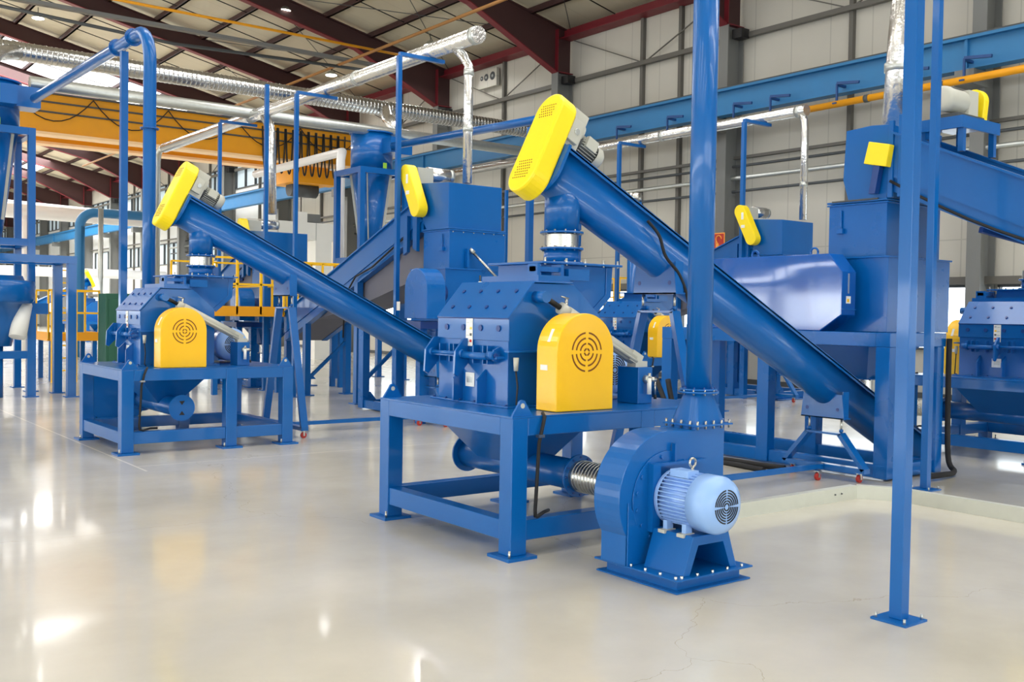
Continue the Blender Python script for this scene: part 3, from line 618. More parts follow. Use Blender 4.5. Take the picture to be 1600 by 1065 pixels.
# ------------------------------------------------------------ inclined screw conveyor
def screw(X0, Y0, label, L=6.26, stands=(1.46, 4.32), us=1.11, rotz=0):
    """axis in the local XZ plane at y = 1.05 of the granulator frame"""
    t = thing('screw_conveyor', label, 'screw conveyor', (X0, Y0, 0), 'inclined screw conveyors', rotz)
    a = math.atan(0.49); d = Vector((math.cos(a), 0, -math.sin(a))); w_ = Vector((math.sin(a), 0, math.cos(a)))
    P0 = Vector((us, 1.05, 2.2 - 0.49 * (us - 2.5)))
    T = Matrix(((d.x, 0, w_.x, P0.x), (0, 1, 0, P0.y), (d.z, 0, w_.z, P0.z), (0, 0, 0, 1))); B = 'blue'
    m = MB(T); h = 0.172
    prof = [(h, 0.19), (h, 0.0)] + [(h * math.cos(R(-q)), h * math.sin(R(-q))) for q in range(10, 180, 10)] + [(-h, 0.0), (-h, 0.19)]
    m.prism(prof, 'x', 0.0, L, B, smooth=True); o = m.build('trough', t)
    for p in o.data.polygons:
        if len(p.vertices) > 4: p.use_smooth = False
    m = MB(T); m.box((0, -0.215, 0.185), (L, 0.215, 0.2), B).box((0, -0.215, 0.2), (L, 0.215, 0.207), B)
    for s_ in (-1, 1): m.box((0.0, s_ * 0.215, 0.165), (L, s_ * 0.21, 0.2), B)
    m.build('lid', t)
    m = MB(T); ep = [(h + 0.05, 0.22), (h + 0.05, 0.0)] + [((h + 0.05) * math.cos(R(-q)), (h + 0.05) * math.sin(R(-q))) for q in range(10, 180, 10)] + [(-h - 0.05, 0.0), (-h - 0.05, 0.22)]
    m.prism(ep, 'x', -0.03, 0.0, B); m.build('end_plate', t); m = MB(T); m.prism(ep, 'x', L, L + 0.03, B); m.build('end_plate', t)
    m = MB(); m.cyl((1.3, 1.05, 2.385), (1.3, 1.05, 2.8), 0.15, B, 36); flange_ring(m, (1.3, 1.05, 2.385), (0, 0, 1), 0.185, B); m.build('discharge_spout', t)
    # chain guard
    m = MB(T); y0 = 0.17; g = [(y0 * math.cos(R(q)), -0.12 + y0 * 1.1 * math.sin(R(q))) for q in range(180, 361, 12)] + [(y0 * math.cos(R(q)) * 0.97, 0.47 + y0 * 0.95 * math.sin(R(q))) for q in range(0, 181, 12)]
    m.prism(g, 'x', -0.21, -0.03, 'yellow_bright'); cg = m.build('chain_guard', t, 0.02, label='bright yellow chain guard')
    m = MB(T)
    for cz, hh in ((-0.1, 7), (0.46, 5)):
        m = MB(T)
        for i in range(-hh // 2 + 1, hh // 2 + 1):
            for j in range(-3, 4):
                yy, zz = j * 0.026 + (0.013 if i % 2 else 0), cz + i * 0.026; m.cyl((-0.212, yy, zz), (-0.209, yy, zz), 0.0065, 'slot_brown', 6)
        m.build('perforations', cg)
    m = MB(T); m.box((-0.03, -0.1, 0.24), (0.14, 0.11, 0.6), 'grey_paint').cyl((0.0, 0.0, 0.46), (0.16, 0.0, 0.46), 0.1, 'grey_paint', 24).box((-0.02, -0.14, 0.3), (0.1, -0.1, 0.5), 'grey_paint').cyl((0.05, -0.14, 0.4), (0.05, -0.15, 0.4), 0.03, 'galv', 16)
    m.box((-0.05, -0.15, 0.207), (0.42, 0.15, 0.24), B); gb = m.build('gearbox', t, 0.01, label='pale grey gearbox')
    m = MB(T); m.cyl((0.14, 0, 0.38), (0.36, 0, 0.38), 0.088, 'dark_grey', 28)
    for i in range(24):
        q = 2 * PI * i / 24; m.beam((0.17, 0.092 * math.cos(q), 0.38 + 0.092 * math.sin(q)), (0.35, 0.092 * math.cos(q), 0.38 + 0.092 * math.sin(q)), 0.005, 0.02, 'grey_paint', (0, math.cos(q), math.sin(q)))
    m.box((0.2, -0.12, 0.36), (0.32, -0.08, 0.46), 'grey_paint'); mo = m.build('gear_motor', t, label='ribbed grey motor')
    m = MB(T); m.lathe((0.36, 0, 0.38), (1, 0, 0), [(0, 0.1), (0.06, 0.105), (0.09, 0.085), (0.09, 0)], 'grey_paint', 28); m.build('motor_cowl', mo)
    for s_ in stands:
        p = P0 + d * s_; x = p.x; z = p.z
        m = MB(); zb = z - 0.34; half = 0.24; q = [(1.05 - half, z - 0.12), (1.05 - half, zb + 0.02), (1.05 - half, zb), (1.05 + half, zb), (1.05 + half, z - 0.12), (1.05 + 0.2, z - 0.08), (1.05 + 0.12, z - 0.2), (1.05, z - 0.24), (1.05 - 0.12, z - 0.2), (1.05 - 0.2, z - 0.08)]
        q = [(1.05 - half, z - 0.08), (1.05 - half - 0.03, zb), (1.05 + half + 0.03, zb), (1.05 + half, z - 0.08)]
        m.prism(q, 'x', x - 0.01, x + 0.01, B)
        for y in (1.05 - 0.19, 1.05 + 0.19): m.cyl((x - 0.012, y, zb + 0.1), (x + 0.012, y, zb + 0.1), 0.02, 'blue_dark', 14); m.box((x, y - 0.06, zb), (x + 0.1, y - 0.05, z - 0.05), B)
        m.box((x - 0.01, 1.05 - half - 0.03, zb), (x + 0.11, 1.05 + half + 0.03, zb + 0.012), B)
        m.build('saddle', t)
        top = zb - 0.16; zf = 0.13
        m = MB()
        for y in (1.05 - 0.2, 1.05 + 0.2): m.cyl((x + 0.05, y, top), (x + 0.05, y, zb + 0.03), 0.011, 'steel', 8).cyl((x + 0.05, y, top + 0.02), (x + 0.05, y, top + 0.05), 0.022, B, 6)
        m.beam((x + 0.05, 1.05 - 0.22, top), (x + 0.05, 1.05 + 0.22, top), 0.1, 0.02, B)
        m.build('height_screw', t)
        sp_ = 0.3 if top < 1 else 0.42
        for sg in (-1, 1):
            m = MB(); m.beam((x + 0.05, 1.05 + sg * 0.2, top), (x + 0.05, 1.05 + sg * (0.2 + sp_), zf), 0.1, 0.045, B, (0, sg, 0.2)); m.build('support_leg', t)
    x1 = (P0 + d * stands[0]).x + 0.05; x2 = (P0 + d * stands[1]).x + 0.05
    m = MB(); m.box((x1, 1.02, 0.1), (x2, 1.08, 0.15), B)
    for x, hw in ((x1, 0.64), (x2, 0.52)): m.box((x - 0.05, 1.05 - hw, 0.1), (x + 0.05, 1.05 + hw, 0.15), B)
    bf = m.build('base_frame', t)
    for x, y in ((x1, 0.45), (x1, 1.65), (x2 - 0.25, 0.95), (x2, 0.62), (x2, 1.45)):
        m = MB(); m.cyl((x, y - 0.015, 0.04), (x, y + 0.015, 0.04), 0.04, 'caster_red', 20).box((x - 0.012, y - 0.024, 0.03), (x + 0.012, y - 0.018, 0.1), 'steel').box((x - 0.012, y + 0.018, 0.03), (x + 0.012, y + 0.024, 0.1), 'steel').box((x - 0.03, y - 0.03, 0.095), (x + 0.03, y + 0.03, 0.1), 'steel').cyl((x, y - 0.03, 0.04), (x, y + 0.03, 0.04), 0.01, 'steel', 8); m.build('caster', bf, label='red-wheeled caster')
    return t

# ------------------------------------------------------------ shredder with drive, hopper and belt conveyor
def shredder(X, Y, s, label, guard='octagon', pill=True, high=True, green=False):
    """body's left face at local x=0, centred on y=0; s=+1 the conveyor falls away to +Y, s=-1 to -Y"""
    t = thing('shredder', label, 'shredder', (X, Y, 0), 'box shredders')
    T = Matrix(((1, 0, 0, 0), (0, s, 0, 0), (0, 0, 1, 0), (0, 0, 0, 1))); N = lambda: MB(T); B = 'blue_sheet'
    if s < 0: fx0, fx1, fy0, fy1 = -0.6, 0.5, -2.45, 0.83       # in mirrored y
    else: fx0, fx1, fy0, fy1 = -0.35, 1.1, -0.55, 1.9
    m = N(); zt = 1.56; lw = 0.17
    m.box((fx0, fy0, zt - 0.15), (fx1, fy0 + lw, zt), B).box((fx0, fy1 - lw, zt - 0.15), (fx1, fy1, zt), B).box((fx0, fy0 + lw, zt - 0.15), (fx0 + lw, fy1 - lw, zt), B).box((fx1 - lw, fy0 + lw, zt - 0.15), (fx1, fy1 - lw, zt), B)
    m.build('top_frame', t, 0.006); m = N()
    m.box((fx0 - 0.1, fy0 - 0.12, 0.0), (fx1 + 0.1, fy0 + lw + 0.1, 0.02), B)
    for y in (fy0, fy1 - lw): m.box((fx0, y + 0.03, 0.02), (fx1, y + lw - 0.03, 0.16), B)
    for x in (fx0, fx1 - lw): m.box((x + 0.03, fy0 + lw - 0.03, 0.02), (x + lw - 0.03, fy1 - lw + 0.03, 0.16), B)
    m.build('base_frame', t, 0.006)
    for x in (fx0, fx1 - lw):
        for y in (fy0, (fy0 + fy1) / 2 - lw / 2, fy1 - lw):
            l = N(); l.box((x + 0.002, y + 0.002, 0.021), (x + lw * 0.8, y + lw - 0.002, zt - 0.15), B).prism([(x, 0.16), (x + lw + 0.12, 0.16), (x + lw, 0.3), (x, 0.3)], 'y', y + 0.02, y + 0.035, B); l.build('leg', t, 0.005)
    m = N(); m.box((-0.15, -0.5, zt), (1.12, 0.5, 2.4), B).box((-0.17, -0.52, 2.38), (1.14, 0.52, 2.4), B).box((0, -0.375, 2.4), (1.1, 0.375, 3.02), B).box((-0.02, -0.395, 3.0), (1.12, 0.395, 3.02), B)
    m.cyl((-0.02, -0.2, 2.95), (-0.02, -0.2, 2.7), 0.012, B, 8).box((-0.05, -0.24, 2.68), (0, -0.16, 2.74), B)
    for i in range(6): m.bolt((0.05 + i * 0.2, -0.4, 2.98), (0, -1, 0), 0.012, 0.012)
    m.box((0.25, -0.62, zt), (0.7, -0.5, 1.95), B).box((0.3, -0.66, 1.95), (0.7, -0.5, 1.97), B)
    m.cyl((0.45, -0.6, 2.0), (0.45, -0.6, 2.2), 0.03, 'white', 14).cyl((0.45, -0.6, 2.2), (0.45, -0.6, 2.3), 0.015, 'dark_grey', 8)
    body = m.build('shredder_body', t, 0.005)
    gy = (-0.0 if s > 0 else 0.0)
    if guard == 'octagon':
        c0, c1 = (-1.9, 0.2)
        q = [(c0, zt), (c1 - 0.27, zt), (c1, zt + 0.18), (c1, 2.22), (c1 - 0.17, 2.42), (c0 + 0.1, 2.42), (c0, 2.3)]
        m = N(); m.prism(q, 'x', -0.56, -0.29, 'blue_cover'); g = m.build('drive_cover', t, 0.01, label='large glossy blue octagonal drive cover')
        m = N(); m.box((-0.44, c1, 1.98), (-0.42, c1 + 0.004, 2.2), 'galv').box((-0.47, c1, 1.87), (-0.39, c1 + 0.004, 1.95), 'white').box((-0.46, c1 + 0.004, 1.885), (-0.42, c1 + 0.006, 1.92), 'yellow').box((-0.56, c1, 1.8), (-0.29, c1 + 0.01, 1.81), B); m.build('cover_sticker', g)
        for y in (-1.2, -0.35):
            m = N(); m.tube([(-0.3, y + 0.05 * math.cos(a), 2.46 + 0.05 * math.sin(a)) for a in [2 * PI * i / 14 for i in range(15)]], 0.012, B, 8); m.build('eye_bolt', g)
        q2 = [(c1 - 0.5, zt), (c1, zt), (c1 + 0.0, 2.15), (c1 - 0.2, 2.42), (c1 - 0.5, 2.42)]
        m = N(); m.prism([(a, b) for a, b in q2], 'x', 1.14, 1.3, B).box((1.2, c1, 1.98), (1.24, c1 + 0.004, 2.06), 'white').box((1.2, c1, 1.6), (1.215, c1 + 0.004, 1.85), 'galv'); m.build('rear_cover', t, 0.008)
    else:
        m = N(); q = [(-0.87, 1.6), (-0.23, 1.6)] + arc((-0.55, 2.05), 0.32, 0, 180, 14, lambda a, b: (a, b)); m.prism(q, 'x', -0.72, -0.38, B); g = m.build('drive_cover', t, 0.01, label='blue drive cover with a rounded top')
        m = N(); m.cyl((-0.38, -0.45, 2.0), (-0.15, -0.45, 2.0), 0.14, 'blue_dark', 24).box((-0.724, -0.1, 1.72), (-0.72, -0.0, 1.86), 'white'); m.build('shaft_coupling', t)
        m = N(); m.box((-0.75, -0.75, 1.45), (-0.15, 0.1, 1.56), 'blue_dark').box((-0.72, -0.7, 0.0), (-0.6, -0.58, 1.45), B).box((-0.72, 0.0, 0.0), (-0.6, 0.12, 1.45), B); m.build('drive_table', t)
        m = N(); m.box((0.3, -0.385, 2.42), (0.34, -0.45, 2.72), B).cyl((0.42, -0.42, 2.68), (0.75, -0.75, 2.2), 0.022, 'steel', 12).cyl((0.38, -0.4, 2.72), (0.44, -0.44, 2.66), 0.035, 'galv', 12); m.build('pneumatic_cylinder', t, label='thin steel cylinder slanting off the front')
    # head hopper
    m = N()
    m.prism([(-0.34, 3.05), (0.3, 3.05), (0.52, 3.3), (0.52, 3.82), (-0.34, 3.76)] if s > 0 else [(-0.12, 3.04), (0.36, 3.04), (0.40, 3.3), (0.40, 3.86), (0.15, 3.88), (-0.17, 3.86), (-0.2, 3.3)], 'x', 0.0, 1.05, 'blue').box((-0.03, -0.39, 3.025), (1.1, 0.39, 3.05), 'blue')
    for i in range(6): m.bolt((0.05 + i * 0.2, -0.37, 3.04), (0, -1, 0), 0.012, 0.014)
    if s < 0: m.box((-0.02, 0.38, 3.05), (0.02, 0.44, 3.9), 'blue').box((-0.02, 0.5, 3.05), (0.02, 0.56, 3.95), 'blue').box((-0.04, -0.32, 3.04), (0.0, 0.28, 3.06), 'dark_grey')
    m.build('head_hopper', t, 0.006)
    # belt conveyor
    sl = 0.375 if s > 0 else 0.44; ya, yb = 0.42, (5.7 if s > 0 else 5.2); zt0 = 3.62 if s > 0 else 3.78; dep = 0.42 if s > 0 else 0.5
    def side(y, k): return (y, zt0 - sl * (y - ya) - k)
    Bq = 'blue'
    m = N()
    for x in (0.0, 1.0): m.prism([side(ya, 0), side(yb, 0), side(yb, dep), side(ya, dep)], 'x', x, x + 0.03, Bq)
    for x in (-0.045, 0.985): m.prism([side(ya, 0), side(yb, 0), side(yb, 0.025), side(ya, 0.025)], 'x', x, x + 0.09, Bq); 
    for x in (0.02, 0.86): m.prism([side(ya, dep), side(yb, dep), side(yb, dep + 0.16), side(ya, dep + 0.16)], 'x', x, x + 0.13, Bq)
    for y in (1.4, 3.2):
        z = side(y, dep + 0.2)[1]; m.beam((0.1, y, z), (0.95, y + 0.5, side(y + 0.5, dep + 0.2)[1]), 0.08, 0.06, 'blue_dark')
    m.build('conveyor_frame', t)
    m = N(); m.prism([side(ya, 0.12), side(yb, 0.12), side(yb, dep + 0.15), side(ya, dep + 0.15)], 'x', 0.15, 0.86, 'belt_grey'); m.build('belt', t, label='grey conveyor belt')
    if s > 0:
        m = N(); m.prism([side(ya, dep + 0.16), side(ya + 4.0, dep + 0.16), side(ya + 2.4, dep + 0.5), side(ya, dep + 0.85)], 'x', 0.16, 0.98, 'belt_grey'); m.build('underside_tray', t, label='brownish grey tray under the conveyor')
    m = N(); m.tube([(-0.02, ya + 0.5, side(ya + 0.5, dep + 0.05)[1]), (-0.03, ya + 1.6, side(ya + 1.6, dep + 0.12)[1]), (-0.03, ya + 2.2, side(ya + 2.2, dep + 0.05)[1]), (-0.03, ya + 2.6, side(ya + 2.6, dep + 0.25)[1]), (-0.03, ya + 2.65, 1.2)] if s > 0 else [(-0.03, ya + 0.3 * i, side(ya + 0.3 * i, dep + 0.05 + 0.08 * math.sin(i * 0.45))[1]) for i in range(12)], 0.016, 'rubber', 8); m.build('power_cable', t)
    if s > 0:
        for y in (2.6, 4.7):
            zt1 = side(y, dep + 0.16)[1]; m = N(); m.box((0.0, y, 0.02), (0.12, y + 0.12, zt1), Bq).box((0.9, y, 0.02), (1.02, y + 0.12, zt1), Bq).box((-0.06, y - 0.06, 0), (0.18, y + 0.18, 0.02), Bq).box((0.84, y - 0.06, 0), (1.08, y + 0.18, 0.02), Bq).beam((0.06, y + 0.06, 0.3), (0.96, y + 0.06, 1.1), 0.06, 0.06, Bq); m.build('conveyor_leg', t)
        m = N(); m.prism([(0.5, 3.7), (0.62, 3.7), (0.62, 2.75), (0.5, 2.7)], 'x', -0.06, 0.0, Bq); m.build('side_bracket', t); m = N(); m.prism([(0.8, 3.3), (0.92, 3.25), (0.92, 2.65), (0.8, 2.7)], 'x', -0.06, 0.0, Bq); m.build('side_bracket', t)
    if pill:
        if s > 0:
            a = Vector((0, 0.62, 3.98)); b = Vector((0, 0.3, 3.38)); r_ = 0.14; xx = (-0.24, -0.06)
            dv = (b - a).normalized(); nv = Vector((0, -dv.z, dv.y)); pts = []
            for i in range(13): q = PI * i / 12; v = a + (nv * math.cos(q) - dv * math.sin(q)) * r_; pts.append((v.y, v.z))
            for i in range(13): q = PI * i / 12; v = b + (-nv * math.cos(q) + dv * math.sin(q)) * r_; pts.append((v.y, v.z))
            m = N(); m.prism(pts, 'x', xx[0], xx[1], 'yellow_bright'); g = m.build('chain_guard', t, 0.015, label='yellow pill-shaped chain guard')
            m = N(); m.box((xx[0] - 0.004, 0.46, 3.62), (xx[0], 0.56, 3.68), 'white'); m.build('guard_sticker', g); m = N(); m.box((xx[0] - 0.004, 0.5, 3.8), (xx[0], 0.56, 3.95), 'white'); m.build('guard_sticker', g)
            m = N(); m.box((-0.05, 0.5, 3.78), (0.25, 0.72, 4.08), 'grey_paint').cyl((0.2, 0.62, 4.0), (0.62, 0.62, 4.0), 0.12, 'foil', 24).cyl((0.62, 0.62, 4.0), (0.7, 0.62, 4.0), 0.11, 'galv', 24).box((0.0, 0.45, 3.70), (0.6, 0.8, 3.78), Bq).box((0.05, 0.5, 3.5), (0.12, 0.75, 3.7), Bq).box((0.5, 0.5, 3.5), (0.57, 0.75, 3.7), Bq); m.build('gear_motor', t)
        else:
            m = N(); m.prism([(0.14, 3.44), (0.42, 3.38), (0.46, 3.62), (0.2, 3.68)], 'x', -0.12, -0.02, 'yellow_bright'); m.build('sensor_box', t, 0.008, label='small yellow box')
            m = N(); m.prism([(0.2, 3.1), (0.28, 3.1), (0.34, 3.45), (0.26, 3.45)], 'x', -0.1, -0.02, 'blue_dark'); m.build('box_bracket', t)
            zt1 = 3.86; m = N()
            for x in (0.35, 1.0):
                for y in (0.6, 0.98): m.box((x, y, side(y, 0)[1]), (x + 0.06, y + 0.06, zt1), Bq)
            m.box((0.3, 0.5, zt1), (1.1, 1.06, zt1 + 0.05), Bq).box((0.3, 1.03, zt1 - 0.08), (1.1, 1.06, zt1), Bq).box((0.3, 0.5, zt1 - 0.08), (0.33, 1.03, zt1), Bq); m.build('motor_table', t)
            m = N(); m.box((0.62, 0.72, zt1 + 0.07), (0.82, 0.95, zt1 + 0.38), 'grey_paint').cyl((0.3, 0.84, zt1 + 0.25), (0.62, 0.84, zt1 + 0.25), 0.13, 'grey_paint', 24).lathe((0.3, 0.84, zt1 + 0.25), (-1, 0, 0), [(0, 0.14), (0.05, 0.135), (0.08, 0.1), (0.08, 0)], 'grey_paint', 24).box((0.35, 0.7, zt1 + 0.05), (0.9, 0.98, zt1 + 0.1), 'dark_grey'); m.build('gear_motor', t, 0.006, label='pale grey gear motor')
            m = N(); q = arc((0.9, zt1 + 0.3), 0.16, 0, 360, 20, lambda a, b: (a, b)); m.prism([(0.72, zt1 + 0.08), (0.96, zt1 + 0.08)] + arc((0.84, zt1 + 0.3), 0.14, 0, 180, 12, lambda a, b: (a, b)), 'x', 0.9, 1.0, 'yellow_bright'); m.build('chain_guard', t, 0.012, label='yellow chain guard')
    # discharge hopper beneath the body
    m = N(); tp = [(-0.1, -0.45), (1.0, -0.45), (1.0, 0.45), (-0.1, 0.45)]; bt = [(0.05, -0.14), (0.35, -0.14), (0.35, 0.14), (0.05, 0.14)]
    tp = [(fx0 + 0.2, -0.45), (0.62, -0.45), (0.62, 0.45), (fx0 + 0.2, 0.45)]
    m.add([(a, b, 1.4) for a, b in tp] + [(a, b, 1.02) for a, b in bt], [(0, 1, 5, 4), (1, 2, 6, 5), (2, 3, 7, 6), (3, 0, 4, 7), (4, 5, 6, 7), (3, 2, 1, 0)], 'blue'); m.build('discharge_funnel', t)
    m = N(); m.lathe((0.2, 0, 0.8), (0, 0, 1), [(0.22 * i / 14, 0.15 if i % 2 else 0.14) for i in range(15)], 'steel', 28); flange_ring(m, (0.2, 0, 1.02), (0, 0, 1), 0.18, 'blue'); flange_ring(m, (0.2, 0, 0.8), (0, 0, 1), 0.18, 'blue'); m.build('bellows', t, label='ribbed steel bellows')
    return t

# ------------------------------------------------------------ place the machines
AX0, AY0 = 4.20, 5.47
granulator(AX0, AY0, 'large blue granulator in the centre with yellow arched belt guard, nearest to the camera')
granulator(3.456, 11.85, 'blue granulator on the left with yellow belt guard and closed pipe end below', flip_pipe=True)
granulator(11.95, 12.05, 'distant blue granulator partly hidden behind the thick vertical pipe')
granulator(12.15, 5.6, 'blue granulator at the right edge with its yellow guard on the far side', mirror=True, gs=0.2)
granulator(14.67, 53.05, 'tiny far blue granulator between the yellow ladder and the left tall post', rotz=PI)
screw(AX0, AY0, 'large blue inclined screw conveyor in the centre feeding the nearest granulator')
screw(3.456, 11.85, 'blue inclined screw conveyor on the left feeding the left granulator', L=5.6, stands=(1.6, 4.25), us=1.0)
screw(11.95, 12.05, 'distant blue screw conveyor behind the large central screw conveyor', L=5.2, stands=(1.55, 4.2))
screw(12.15, 5.15, 'blue screw conveyor at the right edge above the right granulator', L=5.6)
screw(14.67, 53.05, 'small far blue screw conveyor with yellow end left of the tall post', L=5.0, stands=(1.5, 4.0), rotz=PI)
fan(AX0 + 0.67, AY0 - 0.92, 'blue centrifugal fan with light blue motor standing in front of the central platform')
fan(3.456 + 0.67, 11.85 + 1.8 + 0.92, 'blue centrifugal fan behind the left granulator platform', mirror=True)
shredder(8.9, 13.68, 1, 'blue shredder behind the central granulator with rounded blue drive cover', guard='round')
shredder(10.12, 6.78, -1, 'large glossy blue shredder on a tall stand at the right with octagonal drive cover', guard='octagon')
shredder(17.35, 13.75, 1, 'distant blue shredder near the fire hose sign', guard='round')
sb = shredder(9.15, 21.3, 1, 'blue shredder behind the yellow railed platform', guard='round'); sb.scale = (1.0, 0.85, 0.91)

# ------------------------------------------------------------ blue pneumatic pipes, ducts
def bend(p, a, b, r, n=8):
    """quarter bend at corner p between directions a (incoming) and b (outgoing)"""
    p = Vector(p); a = Vector(a); b = Vector(b); c = p - a * r + b * r
    return [tuple(c + (-b) * r * math.cos(PI / 2 * i / n) + a * r * math.sin(PI / 2 * i / n)) for i in range(n + 1)]
def pneu(path, name, label, r=0.088, fl=(), cat='pipe', group='blue pneumatic pipes'):
    m = MB(); m.tube(path, r, 'blue', 28)
    for p, d in fl: flange_ring(m, p, d, r + 0.04, 'blue', 0.014, 10, 'blue_dark', 0.006)
    return tag(m.build(name), label, cat, group)
px, py = AX0 + 0.67 + 0.42, AY0 - 0.92 + 0.22
pneu([(px, py, 1.19)] + [(px, py, 3), (px, py, 5.2)] + bend((px, py, 5.6), (0, 0, 1), (0, -1, 0), 0.4) + [(px, -4, 5.6)], 'conveying_pipe', 'thick blue vertical pipe rising from the front fan out of the picture', fl=(((px, py, 1.195), (0, 0, 1)),))
qx, qy = 3.456 + 0.67 + 0.42, 11.85 + 1.8 + 0.92 - 0.22
pneu([(qx, qy, 1.19), (qx, qy, 3), (qx, qy, 5.1)] + bend((qx, qy, 5.62), (0, 0, 1), (0, 1, 0), 0.5) + [(qx, 15.5, 5.62), (qx, 21.3, 5.72)], 'conveying_pipe', 'blue pipe on the left bending over at the top towards the corner cyclone', fl=(((qx, qy, 4.2), (0, 0, 1)), ((qx, 15.1, 5.62), (0, 1, 0)), ((qx, 15.9, 5.63), (0, 1, 0))))
pneu([(12.6, 14.5, 1.2), (12.6, 14.5, 5.0)] + bend((12.6, 14.5, 5.55), (0, 0, 1), (0, 1, 0), 0.5) + [(12.6, 16, 5.57), (12.6, 21.34, 5.72)], 'conveying_pipe', 'blue pipe bending over behind the large yellow chain guard towards the centre cyclone', fl=(((12.6, 15.4, 5.55), (0, 1, 0)),))

def duct(path, name, label, r, mt='foil', ribs=0.0, flg=(), group='silver ducts'):
    m = MB(); m.tube(path, r, mt, 28)
    if ribs:
        for a, b in zip(path[:-1], path[1:]):
            a = Vector(a); b = Vector(b); L = (b - a).length
            if L < 1.0: continue
            d = (b - a).normalized(); k = int(L / ribs)
            for i in range(k): p = a + d * ribs * (i + 0.5); m.cyl(p, p + d * ribs * 0.3, r * 1.03, mt, 24, caps=True)
    for p, d in flg: m.cyl(Vector(p), Vector(p) + Vector(d) * 0.1, r * 1.1, 'galv', 24)
    return tag(m.build(name), label, 'duct', group)
# extraction duct over the second machine column
duct([(9.28, 13.1, 6.1), (9.28, 28, 6.1)], 'extraction_duct', 'long silver foil duct with a capped end crossing high over the middle', 0.13, 'foil', 0.0, [((9.28, 13.15, 6.1), (0, 1, 0)), ((9.28, 17, 6.1), (0, 1, 0)), ((9.28, 22, 6.1), (0, 1, 0))])
duct([(9.28, 13.75, 6.0), (9.28, 13.55, 5.85), (9.28, 13.38, 5.65), (9.28, 13.38, 3.78)], 'drop_duct', 'silver vertical duct dropping into the shredder behind the central granulator', 0.075, 'foil', 0, [((9.28, 13.38, 5.5), (0, 0, 1)), ((9.28, 13.38, 4.6), (0, 0, 1))])
duct([(9.28, 21.3, 6.0), (9.28, 21.1, 5.8), (9.28, 21.0, 5.6), (9.28, 20.9, 3.8)], 'drop_duct', 'silver vertical duct dropping behind the left screw conveyor', 0.11, 'foil')
duct([(9.28, 27.7, 6.1), (9.28, 28.3, 6.1), (9.28, 28.5, 6.03), (9.28, 28.6, 5.8), (9.28, 28.6, 0.0)], 'drop_duct', 'silver duct turning down beside the left yellow chain guard', 0.09, 'galv')
duct([(-2, 24, 7.2), (10, 24, 7.2), (24 - 5, 24, 7.2)], 'spiral_duct', 'thick corrugated silver duct crossing the whole upper left', 0.20, 'foil_corrugated', 0.11)
duct([(4.6, 22, 6.16), (18.6, 22, 6.16)], 'spiral_duct', 'thinner silver duct running below the corrugated duct', 0.13, 'galv', 0.0)
duct([(13.9, 24, 7.15), (13.6, 23.4, 7.0), (13.35, 22.9, 6.7), (13.3, 22.3, 6.3)], 'connecting_duct', 'short silver elbow joining the two long ducts above the centre cyclone', 0.15, 'foil')
duct([(4.85, 24, 7.2), (4.3, 23.6, 7.0), (3.9, 23.2, 6.5), (3.9, 22.9, 6.1)], 'connecting_duct', 'silver elbow at the upper left corner above the cyclone', 0.16, 'foil')
duct([(18.0, 27, 6.12), (18.0, 13.35, 6.12)], 'extraction_duct', 'silver foil duct running towards the yellow gas pipe on the right', 0.12, 'foil', 0, [((18, 13.5, 6.12), (0, 1, 0)), ((18, 17.5, 6.12), (0, 1, 0)), ((18, 21, 6.12), (0, 1, 0))])
duct([(18.0, 13.5, 6.1), (18.0, 13.4, 5.9), (18.0, 13.38, 5.7), (18.0, 13.38, 3.8)], 'drop_duct', 'silver vertical duct ending above the distant shredder', 0.08, 'foil', 0, [((18, 13.38, 4.5), (0, 0, 1))])
duct([(13.2, 31, 6.05), (13.2, 25.2, 6.08), (13.1, 24.9, 6.05), (13.0, 24.8, 5.8), (13.0, 24.8, 2.2)], 'extraction_duct', 'white duct behind the centre cyclone that turns straight down', 0.12, 'white_pipe')
duct([(10.75, 6.75, 3.8), (10.8, 6.72, 5.0), (10.93, 6.66, 6.6)], 'drop_duct', 'bright silver foil duct leaving the top of the large right shredder', 0.14, 'foil', 0, [((10.78, 6.73, 4.6), (0, 0, 1))])
duct([(20.25, -5, 5.25), (20.25, 60, 5.25)], 'wall_pipe', 'silver pipe running along the right wall below the crane beam', 0.055, 'galv', group='pipes along the right wall')
duct([(20.3, -5, 4.92), (20.3, 60, 4.92)], 'wall_pipe', 'dark thin pipe just below the silver wall pipe', 0.035, 'dark_grey', group='pipes along the right wall')
duct([(20.3, -5, 5.56), (20.3, 60, 5.56)], 'wall_pipe', 'dark thin pipe just above the silver wall pipe', 0.035, 'dark_grey', group='pipes along the right wall')
duct([(2, 40, 5.2), (13, 40, 5.1)], 'white_duct', 'fat white duct crossing behind the left cyclone tower', 0.28, 'white_pipe', group='white ducts far left')
duct([(8.2, 39.9, 5.0), (8.2, 39.9, 0.0)], 'white_duct', 'slender white vertical duct below the fat white duct', 0.13, 'white_pipe', group='white ducts far left')

